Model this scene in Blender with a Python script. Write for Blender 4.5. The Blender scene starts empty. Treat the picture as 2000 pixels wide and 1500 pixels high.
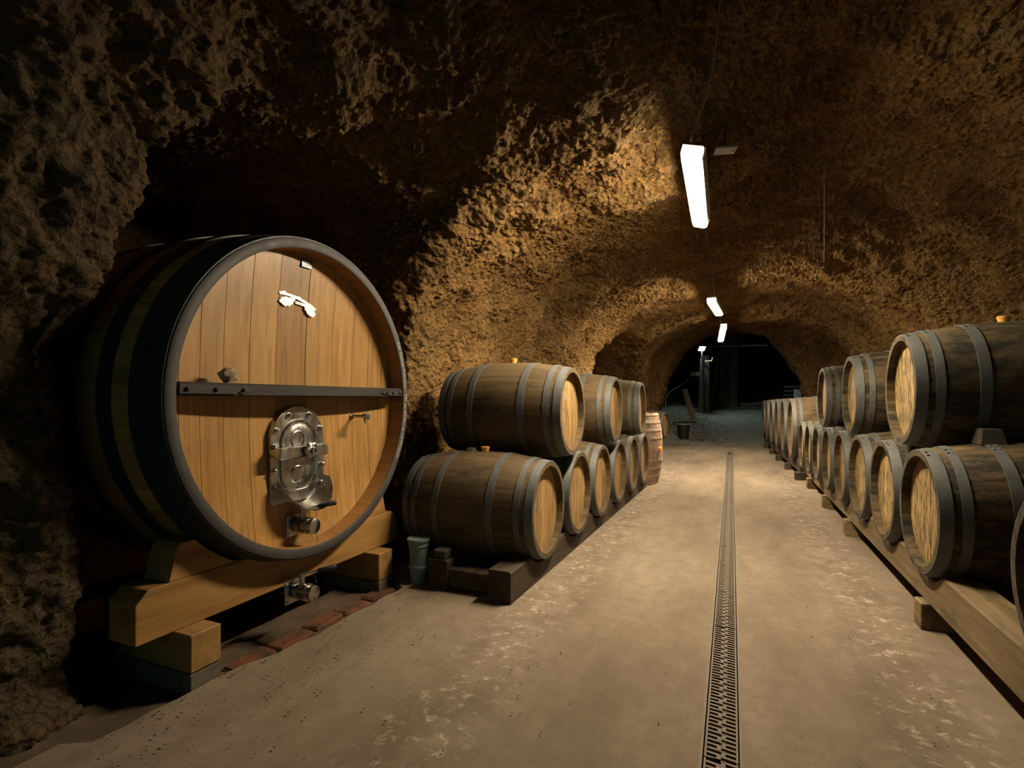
import bpy, bmesh, math, random
import numpy as np
from mathutils import Vector, Matrix, noise as mnoise

random.seed(7)
SC = bpy.context.scene
COL = SC.collection

# ------------------------------------------------------------------ camera, world, exposure
YAW = math.atan(436.0 / 1030.0)
CAM_H = 1.08
cam_data = bpy.data.cameras.new('camera')
cam_data.sensor_width = 36.0
cam_data.lens = 1030.0 / 2000.0 * 36.0
cam_data.shift_y = 0.015
cam_data.clip_start = 0.05
cam_data.clip_end = 200
cam = bpy.data.objects.new('camera', cam_data)
cam.location = (0, 0, CAM_H)
cam.rotation_euler = (math.pi / 2, 0, YAW)
COL.objects.link(cam)
SC.camera = cam

world = bpy.data.worlds.new('world')
SC.world = world
world.use_nodes = True
bg = world.node_tree.nodes['Background']
bg.inputs['Color'].default_value = (0.25, 0.60, 0.64, 1)
bg.inputs['Strength'].default_value = 0.42

SC.view_settings.view_transform = 'Standard'
SC.view_settings.look = 'None'
SC.view_settings.gamma = 1.0
SC.view_settings.exposure = 0.0
SC.view_settings.use_curve_mapping = False

LAMP_COL = (1.0, 0.82, 0.58, 1)
LAMP_STRENGTH = 420.0

# ------------------------------------------------------------------ helpers
def link(o, parent=None):
    COL.objects.link(o)
    if parent is not None:
        o.parent = parent
    return o

def mesh_obj(name, bm, mat, parent=None, smooth=None, loc=None):
    me = bpy.data.meshes.new(name)
    bm.normal_update()
    bm.to_mesh(me)
    bm.free()
    if smooth is not None:
        me.shade_smooth()
        me.set_sharp_from_angle(angle=math.radians(smooth))
    if mat is not None:
        me.materials.append(mat)
    o = bpy.data.objects.new(name, me)
    if loc is not None:
        o.location = loc
    return link(o, parent)

def empty(name, loc=(0, 0, 0), rot=(0, 0, 0)):
    o = bpy.data.objects.new(name, None)
    o.empty_display_size = 0.1
    o.location = loc
    o.rotation_euler = rot
    return link(o)

def tag(o, label, cat, group=None, kind=None):
    o['label'] = label
    if cat:
        o['category'] = cat
    if group:
        o['group'] = group
    if kind:
        o['kind'] = kind
    return o

def struct(o, label=None):
    o['kind'] = 'structure'
    if label:
        o['label'] = label
    return o

def add_box(bm, lo, hi, bevel=0.0, mtx=None, seg=1):
    r = bmesh.ops.create_cube(bm, size=1.0)
    vs = r['verts']
    lo, hi = Vector(lo), Vector(hi)
    for v in vs:
        v.co = Vector(((v.co.x + .5) * (hi.x - lo.x) + lo.x, (v.co.y + .5) * (hi.y - lo.y) + lo.y, (v.co.z + .5) * (hi.z - lo.z) + lo.z))
    if bevel > 0:
        es = list({e for v in vs for e in v.link_edges})
        rr = bmesh.ops.bevel(bm, geom=es, offset=bevel, segments=seg, affect='EDGES', profile=0.5)
        vs = list({v for f in rr['faces'] for v in f.verts} | {v for v in vs if v.is_valid})
    if mtx is not None:
        for v in vs:
            if v.is_valid:
                v.co = mtx @ v.co
    return vs

def box(name, lo, hi, mat, parent=None, bevel=0.0, mtx=None, seg=1, jit=0.0):
    bm = bmesh.new()
    add_box(bm, lo, hi, bevel, mtx, seg)
    if jit:
        for v in bm.verts:
            v.co += Vector((random.uniform(-jit, jit), random.uniform(-jit, jit), random.uniform(-jit, jit)))
    return mesh_obj(name, bm, mat, parent)

def frame_from_axis(d):
    d = Vector(d).normalized()
    a = Vector((0, 0, 1)) if abs(d.z) < 0.9 else Vector((1, 0, 0))
    u = d.cross(a).normalized()
    w = d.cross(u).normalized()
    return d, u, w

def add_lathe(bm, prof, origin, axis, seg=24, cap=True):
    """prof = [(distance along axis, radius)], revolved round axis."""
    d, u, w = frame_from_axis(axis)
    origin = Vector(origin)
    rings = []
    for t, r in prof:
        rings.append([bm.verts.new(origin + d * t + (u * math.cos(2 * math.pi * k / seg) + w * math.sin(2 * math.pi * k / seg)) * max(r, 1e-5)) for k in range(seg)])
    for a, b in zip(rings[:-1], rings[1:]):
        for k in range(seg):
            bm.faces.new((a[k], b[k], b[(k + 1) % seg], a[(k + 1) % seg]))
    if cap:
        bm.faces.new(rings[0])
        bm.faces.new(rings[-1][::-1])
    return rings

def lathe(name, prof, origin, axis, mat, parent=None, seg=24, cap=True, smooth=35):
    bm = bmesh.new()
    add_lathe(bm, prof, origin, axis, seg, cap)
    bmesh.ops.recalc_face_normals(bm, faces=bm.faces)
    return mesh_obj(name, bm, mat, parent, smooth)

def add_tube(bm, pts, r, seg=8, cap=True):
    pts = [Vector(p) for p in pts]
    rings = []
    _, u, w = frame_from_axis(pts[1] - pts[0])
    for i, p in enumerate(pts):
        d = (pts[min(i + 1, len(pts) - 1)] - pts[max(i - 1, 0)]).normalized()
        u = (u - d * u.dot(d)).normalized()
        w = d.cross(u)
        rr = r[i] if isinstance(r, (list, tuple)) else r
        rings.append([bm.verts.new(p + (u * math.cos(2 * math.pi * k / seg) + w * math.sin(2 * math.pi * k / seg)) * rr) for k in range(seg)])
    for a, b in zip(rings[:-1], rings[1:]):
        for k in range(seg):
            bm.faces.new((a[k], a[(k + 1) % seg], b[(k + 1) % seg], b[k]))
    if cap:
        bm.faces.new(rings[0][::-1])
        bm.faces.new(rings[-1])

def tube(name, pts, r, mat, parent=None, seg=8, smooth=50):
    bm = bmesh.new()
    add_tube(bm, pts, r, seg)
    bmesh.ops.recalc_face_normals(bm, faces=bm.faces)
    return mesh_obj(name, bm, mat, parent, smooth)

def spline(pts, n=8):
    """Catmull-Rom through pts."""
    P = [Vector(p) for p in pts]
    P = [P[0] * 2 - P[1]] + P + [P[-1] * 2 - P[-2]]
    out = []
    for i in range(1, len(P) - 2):
        for k in range(n):
            t = k / n
            out.append(0.5 * ((2 * P[i]) + (P[i + 1] - P[i - 1]) * t + (2 * P[i - 1] - 5 * P[i] + 4 * P[i + 1] - P[i + 2]) * t * t + (3 * P[i] - P[i - 1] - 3 * P[i + 1] + P[i + 2]) * t ** 3))
    out.append(P[-2])
    return out

def add_prism(bm, outline, x0, x1):
    """outline in (y, z); extruded along x from x0 to x1."""
    a = [bm.verts.new((x0, y, z)) for y, z in outline]
    b = [bm.verts.new((x1, y, z)) for y, z in outline]
    n = len(a)
    bm.faces.new(a)
    bm.faces.new(b[::-1])
    for k in range(n):
        bm.faces.new((a[k], b[k], b[(k + 1) % n], a[(k + 1) % n]))

def prism(name, outline, x0, x1, mat, parent=None, bevel=0.0, smooth=None):
    bm = bmesh.new()
    add_prism(bm, outline, x0, x1)
    bmesh.ops.recalc_face_normals(bm, faces=bm.faces)
    if bevel:
        es = [e for e in bm.edges if e.calc_face_angle(0) > 0.6]
        bmesh.ops.bevel(bm, geom=es, offset=bevel, segments=2, affect='EDGES', profile=0.5)
    return mesh_obj(name, bm, mat, parent, smooth)

def copy_tree(o, parent=None):
    c = o.copy()
    COL.objects.link(c)
    c.parent = parent
    for ch in list(o.children):
        copy_tree(ch, c)
    return c

# ------------------------------------------------------------------ materials
class NT:
    def __init__(self, name):
        self.m = bpy.data.materials.new(name)
        self.m.use_nodes = True
        self.t = self.m.node_tree
        self.b = self.t.nodes['Principled BSDF']
        self.b.inputs['Specular IOR Level'].default_value = 0.3

    def n(self, kind, **kw):
        nd = self.t.nodes.new(kind)
        for k, v in kw.items():
            if k.startswith('_'):
                setattr(nd, k[1:], v)
            else:
                nd.inputs[k.replace('_', ' ')].default_value = v
        return nd

    def l(self, a, b):
        self.t.links.new(a, b)

    def coord(self, kind='Object', rand=True, scale=(1, 1, 1)):
        if kind == 'World':
            src = self.n('ShaderNodeNewGeometry').outputs['Position']
        else:
            src = self.n('ShaderNodeTexCoord').outputs['Object']
        if rand:
            oi = self.n('ShaderNodeObjectInfo')
            mu = self.n('ShaderNodeMath', _operation='MULTIPLY')
            mu.inputs[1].default_value = 61.0
            self.l(oi.outputs['Random'], mu.inputs[0])
            ad = self.n('ShaderNodeVectorMath', _operation='ADD')
            self.l(src, ad.inputs[0])
            self.l(mu.outputs[0], ad.inputs[1])
            src = ad.outputs[0]
        ma = self.n('ShaderNodeMapping')
        ma.inputs['Scale'].default_value = scale
        self.l(src, ma.inputs['Vector'])
        return ma.outputs[0]

    def noise(self, vec, scale=5, detail=5, rough=0.6, dist=0.0):
        nd = self.n('ShaderNodeTexNoise', Scale=scale, Detail=detail, Roughness=rough, Distortion=dist)
        self.l(vec, nd.inputs['Vector'])
        return nd.outputs['Fac']

    def voronoi(self, vec, scale=5, feature='F1'):
        nd = self.n('ShaderNodeTexVoronoi', Scale=scale)
        nd.feature = feature
        self.l(vec, nd.inputs['Vector'])
        return nd.outputs['Distance']

    def ramp(self, fac, stops):
        r = self.n('ShaderNodeValToRGB')
        els = r.color_ramp.elements
        while len(els) < len(stops):
            els.new(0.5)
        for e, (p, c) in zip(els, stops):
            e.position = p
            e.color = (*c, 1) if len(c) == 3 else c
        self.l(fac, r.inputs[0])
        return r.outputs['Color']

    def grey(self, fac, lo, hi, a=0.0, b=1.0):
        r = self.n('ShaderNodeMapRange', _clamp=True)
        r.inputs['From Min'].default_value = lo
        r.inputs['From Max'].default_value = hi
        r.inputs['To Min'].default_value = a
        r.inputs['To Max'].default_value = b
        self.l(fac, r.inputs['Value'])
        return r.outputs['Result']

    def mix(self, fac, a, b, blend='MIX'):
        m = self.n('ShaderNodeMix', _data_type='RGBA', _blend_type=blend)
        for sock, v in ((m.inputs[0], fac), (m.inputs[6], a), (m.inputs[7], b)):
            if isinstance(v, bpy.types.NodeSocket):
                self.l(v, sock)
            elif isinstance(v, (int, float)):
                sock.default_value = v
            else:
                sock.default_value = (*v, 1)
        return m.outputs[2]

    def math(self, op, a, b=None):
        m = self.n('ShaderNodeMath', _operation=op)
        for s, v in ((m.inputs[0], a), (m.inputs[1], b)):
            if v is None:
                continue
            if isinstance(v, bpy.types.NodeSocket):
                self.l(v, s)
            else:
                s.default_value = v
        return m.outputs[0]

    def bump(self, h, strength=0.5, dist=0.01, prev=None):
        b = self.n('ShaderNodeBump', Strength=strength, Distance=dist)
        self.l(h, b.inputs['Height'])
        if prev is not None:
            self.l(prev, b.inputs['Normal'])
        return b.outputs['Normal']

    def done(self, col=None, rough=None, normal=None, metal=None):
        for nm, v in (('Base Color', col), ('Roughness', rough), ('Normal', normal), ('Metallic', metal)):
            if v is None:
                continue
            if isinstance(v, bpy.types.NodeSocket):
                self.l(v, self.b.inputs[nm])
            elif isinstance(v, (tuple, list)):
                self.b.inputs[nm].default_value = (*v, 1)
            else:
                self.b.inputs[nm].default_value = v
        return self.m

def value_var(t, col, amt=0.25):
    oi = t.n('ShaderNodeObjectInfo')
    v = t.grey(oi.outputs['Random'], 0, 1, 1 - amt, 1 + amt)
    h = t.n('ShaderNodeHueSaturation')
    t.l(col, h.inputs['Color'])
    t.l(v, h.inputs['Value'])
    return h.outputs['Color']

def m_wood(name, dark, mid, light, grain_axis='X', freq=30.0, rough=0.7, var=0.2, stain=None, stain_lo=0.55, stain_hi=0.7, stain_scale=6.0, bump=0.25, spec=0.3):
    t = NT(name)
    t.b.inputs['Specular IOR Level'].default_value = spec
    sc = {'X': (0.06, 1, 1), 'Y': (1, 0.06, 1), 'Z': (1, 1, 0.06)}[grain_axis]
    v = t.coord('Object', True, sc)
    g = t.noise(v, freq, 6, 0.65, 0.3)
    col = t.ramp(g, [(0.3, dark), (0.5, mid), (0.72, light)])
    v2 = t.coord('World', False)
    blot = t.noise(v2, 3.5, 4, 0.6)
    col = t.mix(t.grey(blot, 0.35, 0.75, 0.0, 0.45), col, dark)
    col = value_var(t, col, var)
    if stain:
        sm = {'X': (0.35, 1, 1), 'Y': (1, 0.35, 1), 'Z': (1, 1, 0.25)}[grain_axis]
        v3 = t.coord('World', False, sm)
        s1 = t.noise(v3, stain_scale, 8, 0.78)
        col = t.mix(t.grey(s1, stain_lo, stain_hi, 0, 0.9), col, stain)
    return t.done(col, rough, t.bump(g, bump, 0.004))

M = {}
# barrels
M['stave'] = m_wood('barrel_stave_oak', (0.062, 0.040, 0.017), (0.094, 0.062, 0.026), (0.130, 0.089, 0.039), 'X', 46, 0.82, 0.06, (0.018, 0.017, 0.011), 0.49, 0.66, 7.0)
M['stave_mouldy'] = m_wood('barrel_stave_mouldy_oak', (0.058, 0.039, 0.017), (0.094, 0.064, 0.027), (0.135, 0.095, 0.042), 'X', 46, 0.85, 0.06, (0.012, 0.013, 0.008), 0.46, 0.57, 8.0)
M['head'] = m_wood('barrel_head_oak', (0.155, 0.090, 0.033), (0.30, 0.183, 0.068), (0.43, 0.285, 0.120), 'Z', 34, 0.65, 0.16, (0.09, 0.055, 0.024), 0.51, 0.64, 18.0)
M['head_mould'] = m_wood('barrel_head_mouldy_oak', (0.22, 0.135, 0.050), (0.37, 0.245, 0.098), (0.50, 0.355, 0.165), 'Z', 34, 0.7, 0.14, (0.055, 0.046, 0.022), 0.46, 0.56, 55.0)
M['chime'] = m_wood('barrel_stave_pink_oak', (0.10, 0.06, 0.035), (0.20, 0.125, 0.075), (0.30, 0.20, 0.13), 'X', 26, 0.75, 0.12)

def m_metal(name, c, rough=0.5, metal=0.7, spot=None, scale=14):
    t = NT(name)
    v = t.coord('World', True)
    a = t.noise(v, scale, 6, 0.7)
    col = t.mix(t.grey(a, 0.35, 0.7), [x * 0.72 for x in c], c)
    if spot:
        b = t.noise(v, scale * 2.5, 6, 0.7)
        col = t.mix(t.grey(b, 0.56, 0.7, 0, 0.8), col, spot)
    return t.done(col, t.grey(a, 0.3, 0.7, rough - 0.08, rough + 0.12), t.bump(a, 0.08, 0.003), metal)

M['hoop'] = m_metal('galvanised_hoop', (0.118, 0.123, 0.116), 0.6, 0.25, (0.058, 0.052, 0.040))
M['hoop_dusty'] = m_wood('dusty_hoop', (0.22, 0.16, 0.10), (0.36, 0.27, 0.18), (0.45, 0.35, 0.25), 'X', 18, 0.8, 0.05)
M['stave_pale'] = m_wood('weathered_pale_oak', (0.16, 0.105, 0.07), (0.34, 0.235, 0.165), (0.44, 0.32, 0.24), 'X', 26, 0.8, 0.18, (0.06, 0.035, 0.028), 0.52, 0.66, 9.0)
M['bung'] = NT('silicone_bung').done((0.75, 0.36, 0.07), 0.45)
# cask
M['cask_head'] = m_wood('cask_head_oak', (0.20, 0.102, 0.030), (0.315, 0.172, 0.050), (0.40, 0.228, 0.072), 'Z', 40, 0.34, 0.18, bump=0.10, spec=0.5)
M['cask_stave'] = m_wood('cask_stave_oak', (0.16, 0.085, 0.022), (0.30, 0.17, 0.045), (0.40, 0.24, 0.07), 'X', 26, 0.55, 0.12)
M['cask_inner'] = m_wood('cask_rim_inner_oak', (0.17, 0.075, 0.018), (0.28, 0.13, 0.032), (0.36, 0.175, 0.05), 'X', 26, 0.55, 0.1)
M['cask_hoop'] = m_metal('dark_painted_hoop', (0.026, 0.034, 0.034), 0.5, 0.15, (0.05, 0.045, 0.035))
M['cask_rim'] = m_metal('dark_grey_rim', (0.055, 0.053, 0.050), 0.6, 0.1, (0.028, 0.026, 0.024), 22)
M['bar'] = m_wood('dark_crossbar_oak', (0.007, 0.006, 0.005), (0.015, 0.0125, 0.010), (0.027, 0.023, 0.018), 'Y', 40, 0.6, 0.1)
M['iron'] = m_metal('dark_iron', (0.040, 0.039, 0.036), 0.55, 0.4)
M['beam'] = m_wood('cradle_oak', (0.16, 0.080, 0.022), (0.285, 0.150, 0.041), (0.36, 0.205, 0.063), 'Y', 14, 0.6, 0.06)
M['block'] = m_wood('block_oak', (0.17, 0.095, 0.03), (0.29, 0.165, 0.052), (0.38, 0.235, 0.085), 'X', 14, 0.65, 0.08)
M['plank'] = m_wood('grey_plank', (0.06, 0.05, 0.035), (0.11, 0.095, 0.065), (0.17, 0.15, 0.11), 'Y', 20, 0.8, 0.1)
def m_steel():
    t = NT('stainless_steel')
    v = t.coord('World', True, (1, 1, 0.3))
    a = t.noise(v, 30, 5, 0.6)
    return t.done((0.43, 0.42, 0.395), t.grey(a, 0.3, 0.7, 0.20, 0.42), t.bump(a, 0.05, 0.003), 1.0)
M['steel'] = m_steel()
M['rubber'] = NT('black_rubber').done((0.012, 0.012, 0.012), 0.5)
M['white_metal'] = m_metal('white_cut_metal', (0.72, 0.70, 0.68), 0.45, 0.3)
M['ink'] = NT('dark_print').done((0.06, 0.055, 0.05), 0.6)
M['plaque'] = NT('blue_grey_plaque').done((0.06, 0.085, 0.11), 0.35, None, 0.3)
M['chalk'] = NT('chalk').done((0.34, 0.31, 0.27), 0.9)
M['pale_paint'] = NT('pale_paint').done((0.55, 0.55, 0.52), 0.6)
# rack
M['rail'] = m_wood('old_rail_timber', (0.075, 0.050, 0.022), (0.17, 0.12, 0.055), (0.27, 0.195, 0.10), 'Y', 18, 0.8, 0.1, (0.03, 0.025, 0.015), 0.56, 0.72, 5.0)
M['rail_dark'] = m_wood('dark_rail_timber', (0.022, 0.015, 0.009), (0.05, 0.034, 0.018), (0.085, 0.06, 0.034), 'Y', 18, 0.8, 0.1)
M['chock'] = m_wood('chock_wood', (0.035, 0.03, 0.018), (0.075, 0.062, 0.038), (0.13, 0.11, 0.07), 'X', 20, 0.8, 0.2)
M['pail'] = m_metal('dirty_white_plastic', (0.20, 0.26, 0.24), 0.5, 0.0, (0.07, 0.09, 0.08), 26)
M['black_plastic'] = NT('black_plastic').done((0.012, 0.013, 0.013), 0.45)
M['old_timber'] = m_wood('grey_old_timber', (0.05, 0.045, 0.035), (0.12, 0.11, 0.09), (0.22, 0.20, 0.17), 'Z', 14, 0.85, 0.15)
M['dark_timber'] = m_wood('dark_old_timber', (0.07, 0.058, 0.056), (0.15, 0.13, 0.125), (0.22, 0.19, 0.18), 'Z', 14, 0.85, 0.1)
M['cable'] = NT('dark_cable').done((0.02, 0.02, 0.018), 0.6)
M['grate'] = m_metal('galvanised_dusty_grate', (0.165, 0.130, 0.092), 0.7, 0.1, (0.10, 0.078, 0.055))
M['channel'] = NT('drain_channel').done((0.02, 0.018, 0.014), 0.9)
M['lamp_body'] = NT('lamp_housing_plastic').done((0.45, 0.45, 0.42), 0.5)
M['brass'] = NT('brass_clip').done((0.6, 0.38, 0.12), 0.35, None, 1.0)

def m_emit(name, c, s):
    t = NT(name)
    t.b.inputs['Base Color'].default_value = (0.8, 0.8, 0.8, 1)
    t.b.inputs['Emission Color'].default_value = c
    t.b.inputs['Emission Strength'].default_value = s
    return t.m
M['lamp_glow'] = m_emit('lamp_diffuser_lit', LAMP_COL, LAMP_STRENGTH)
M['lamp_glow_end'] = m_emit('lamp_diffuser_end_lit', LAMP_COL, LAMP_STRENGTH * 0.006)
M['lamp_glow_second'] = m_emit('lamp_diffuser_second_lit', LAMP_COL, LAMP_STRENGTH * 1.35)
M['lamp_glow_far'] = m_emit('lamp_diffuser_far_lit', LAMP_COL, LAMP_STRENGTH * 0.5)
M['flood_glow'] = m_emit('floodlight_glass_lit', (0.76, 1.0, 0.95, 1), 420.0)

def m_rock():
    t = NT('tufa_rock')
    t.b.inputs['Specular IOR Level'].default_value = 0.15
    v = t.coord('World', False)
    a = t.noise(v, 1.6, 6, 0.65)
    b = t.noise(v, 9.0, 8, 0.7)
    c = t.noise(v, 34.0, 6, 0.7)
    col = t.ramp(a, [(0.30, (0.15, 0.078, 0.025)), (0.46, (0.26, 0.145, 0.045)), (0.60, (0.35, 0.205, 0.066)), (0.75, (0.37, 0.25, 0.115))])
    col = t.mix(t.grey(b, 0.38, 0.60, 0.55, 0.0), col, (0.090, 0.052, 0.022))
    pale = t.noise(v, 2.7, 7, 0.75)
    col = t.mix(t.grey(pale, 0.60, 0.72, 0.0, 0.65), col, (0.46, 0.38, 0.28))
    col = t.mix(t.grey(c, 0.3, 0.7, 0.45, 0.0), col, (0.05, 0.030, 0.014))
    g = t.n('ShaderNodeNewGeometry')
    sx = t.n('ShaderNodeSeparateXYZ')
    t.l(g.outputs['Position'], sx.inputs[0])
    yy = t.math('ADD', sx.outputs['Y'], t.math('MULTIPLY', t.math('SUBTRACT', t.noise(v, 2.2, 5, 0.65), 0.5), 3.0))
    col = t.mix(t.grey(yy, 0.8, 3.6, 0.80, 0.0), col, t.mix(b, (0.014, 0.015, 0.011), (0.054, 0.048, 0.032)))  # greyer rock towards the camera, with shade away from the lamps painted in
    vo = t.voronoi(v, 26.0)
    vo2 = t.voronoi(v, 60.0)
    n1 = t.bump(vo, 1.0, 0.04)
    n2 = t.bump(vo2, 0.6, 0.012, n1)
    n3 = t.bump(c, 0.9, 0.02, n2)
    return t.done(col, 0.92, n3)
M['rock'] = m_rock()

def m_concrete():
    t = NT('worn_concrete')
    t.b.inputs['Specular IOR Level'].default_value = 0.08
    v = t.coord('World', False)
    vs = t.coord('World', False, (1.6, 0.5, 1))
    a = t.noise(vs, 1.5, 7, 0.62)
    b = t.noise(v, 11, 8, 0.7)
    c = t.noise(v, 120, 4, 0.7)
    col = t.ramp(a, [(0.30, (0.115, 0.089, 0.061)), (0.48, (0.180, 0.142, 0.100)), (0.66, (0.232, 0.187, 0.136))])
    col = t.mix(t.grey(b, 0.40, 0.64, 0.45, 0.0), col, (0.13, 0.10, 0.072))
    # pale lime crust beside the racks
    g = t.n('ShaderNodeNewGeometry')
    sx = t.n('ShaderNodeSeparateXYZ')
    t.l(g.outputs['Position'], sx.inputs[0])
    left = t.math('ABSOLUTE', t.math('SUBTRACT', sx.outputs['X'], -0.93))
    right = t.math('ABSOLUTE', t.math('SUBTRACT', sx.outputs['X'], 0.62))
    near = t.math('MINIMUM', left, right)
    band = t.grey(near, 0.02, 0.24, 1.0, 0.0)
    crust = t.noise(v, 16, 8, 0.75)
    cf = t.math('MULTIPLY', band, t.grey(crust, 0.54, 0.61))
    col = t.mix(t.math('MULTIPLY', cf, 0.7), col, (0.42, 0.36, 0.28))
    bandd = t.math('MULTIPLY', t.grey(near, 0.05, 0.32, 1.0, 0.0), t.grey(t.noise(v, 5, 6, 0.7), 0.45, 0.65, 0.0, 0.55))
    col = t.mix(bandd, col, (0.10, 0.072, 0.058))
    sp = t.noise(v, 45, 3, 0.6)
    col = t.mix(t.grey(sp, 0.68, 0.73, 0, 0.8), col, (0.05, 0.04, 0.03))
    n1 = t.bump(b, 0.25, 0.012)
    n2 = t.bump(c, 0.3, 0.003, n1)
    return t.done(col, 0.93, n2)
M['concrete'] = m_concrete()

def m_soil(name, c1, c2, scale=8):
    t = NT(name)
    t.b.inputs['Specular IOR Level'].default_value = 0.15
    v = t.coord('World', False)
    a = t.noise(v, scale, 8, 0.7)
    b = t.noise(v, scale * 9, 6, 0.7)
    col = t.ramp(a, [(0.35, c1), (0.65, c2)])
    return t.done(col, 0.95, t.bump(b, 0.6, 0.012))
M['soil'] = m_soil('cellar_soil', (0.055, 0.040, 0.026), (0.11, 0.078, 0.05))
M['ramp'] = m_soil('earth_ramp', (0.12, 0.11, 0.09), (0.20, 0.185, 0.155), 4)
M['brick'] = m_soil('red_brick', (0.045, 0.031, 0.021), (0.17, 0.062, 0.032), 11)
M['leaf'] = m_soil('dead_leaves', (0.09, 0.055, 0.025), (0.20, 0.125, 0.06), 30)
M['grit'] = NT('dark_grit').done((0.045, 0.038, 0.028), 0.9)
M['stone'] = m_soil('pale_stone', (0.22, 0.18, 0.115), (0.42, 0.36, 0.25), 30)
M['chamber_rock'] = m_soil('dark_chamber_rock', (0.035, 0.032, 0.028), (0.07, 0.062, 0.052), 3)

# ------------------------------------------------------------------ the rock: signed field -> surface nets -> displaced mesh
rng = np.random.default_rng(3)
PERM = rng.permutation(256).astype(np.int32)
PERM = np.concatenate([PERM, PERM, PERM])
RVAL = rng.random(256).astype(np.float32)
RV3 = rng.random((256, 3)).astype(np.float32)

def hash3(i, j, k):
    return PERM[PERM[PERM[i & 255] + (j & 255)] + (k & 255)]

def vnoise(p, s, off=0.0):
    q = p * s + off
    f = np.floor(q)
    i = f.astype(np.int32)
    f = (q - f).astype(np.float32)
    f = f * f * f * (f * (f * 6 - 15) + 10)
    out = 0
    for dx in (0, 1):
        wx = f[:, 0] if dx else 1 - f[:, 0]
        for dy in (0, 1):
            wy = f[:, 1] if dy else 1 - f[:, 1]
            for dz in (0, 1):
                wz = f[:, 2] if dz else 1 - f[:, 2]
                out = out + RVAL[hash3(i[:, 0] + dx, i[:, 1] + dy, i[:, 2] + dz)] * wx * wy * wz
    return out * 2 - 1

def fbm(p, s, octv, gain=0.5, off=0.0):
    a, tot = 1.0, 0
    for o in range(octv):
        tot = tot + a * vnoise(p, s, off + 13.7 * o)
        s *= 2.03
        a *= gain
    return tot

def worley(p, s, off=0.0):
    q = (p * s + off).astype(np.float32)
    i = np.floor(q).astype(np.int32)
    best = np.full(len(p), 9.0, np.float32)
    for dx in (-1, 0, 1):
        for dy in (-1, 0, 1):
            for dz in (-1, 0, 1):
                c = i + np.array([dx, dy, dz], np.int32)
                d = c + RV3[hash3(c[:, 0], c[:, 1], c[:, 2])] - q
                np.minimum(best, (d * d).sum(1), out=best)
    return np.sqrt(best)

def arch(a, z, w, zs, h, p):
    zz = np.maximum(z - zs, 0) / (h - zs)
    q = ((np.abs(a) / w) ** p + zz ** p) ** (1 / p)
    return (q - 1) * np.minimum(w, h - zs)

def smin(a, b, k):
    hh = np.clip(0.5 + 0.5 * (b - a) / k, 0, 1)
    return b + (a - b) * hh - k * hh * (1 - hh)

def field(x, y, z):
    """negative in the hollow, positive in the rock"""
    xl = x - 0.35
    wl = 2.45 - 0.10 * np.clip((y - 5) / 4, 0, 1)
    wr = 2.05 - 0.10 * np.clip((y - 6) / 4, 0, 1)
    w = np.where(xl < 0, wl, wr)
    pw = np.where(xl < 0, 3.7, 2.6)
    tt = np.clip((x + 0.45) / 1.15, 0, 1)
    rise = 0.46 - 0.32 * np.clip((y - 4.8) / 1.6, 0, 1)
    hgt = 2.60 + 0.04 * np.clip((y - 4.8) / 1.6, 0, 1) + rise * tt * tt * (3 - 2 * tt) + 0.02 * np.sin(y * 1.3 + 0.5)
    main = arch(xl, z, w, 0.9, hgt, pw)
    main = np.maximum(main, y - 13.55)
    portal = arch(x + 0.12, z, 1.72 + 0 * y, 0.5, 2.84, 1.95)
    portal = np.maximum(portal, 12 - y)
    a1 = y - 2.08
    al1 = arch(a1, z, np.where(a1 > 0, 1.02, 1.0), 1.2, 2.50, np.where(a1 > 0, 7.0, 2.0))
    al1 = np.maximum(np.maximum(al1, -4.3 - x), x + 0.6)
    al2 = arch(y - 10.3, z, 2.75, 0.9, 2.32, 2.0)
    al2 = np.maximum(np.maximum(al2, -4.4 - x), x + 0.6)
    d = smin(main, portal, 0.1)
    d = smin(d, al1, 0.03)
    d = smin(d, al2, 0.10)
    return d

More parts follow.
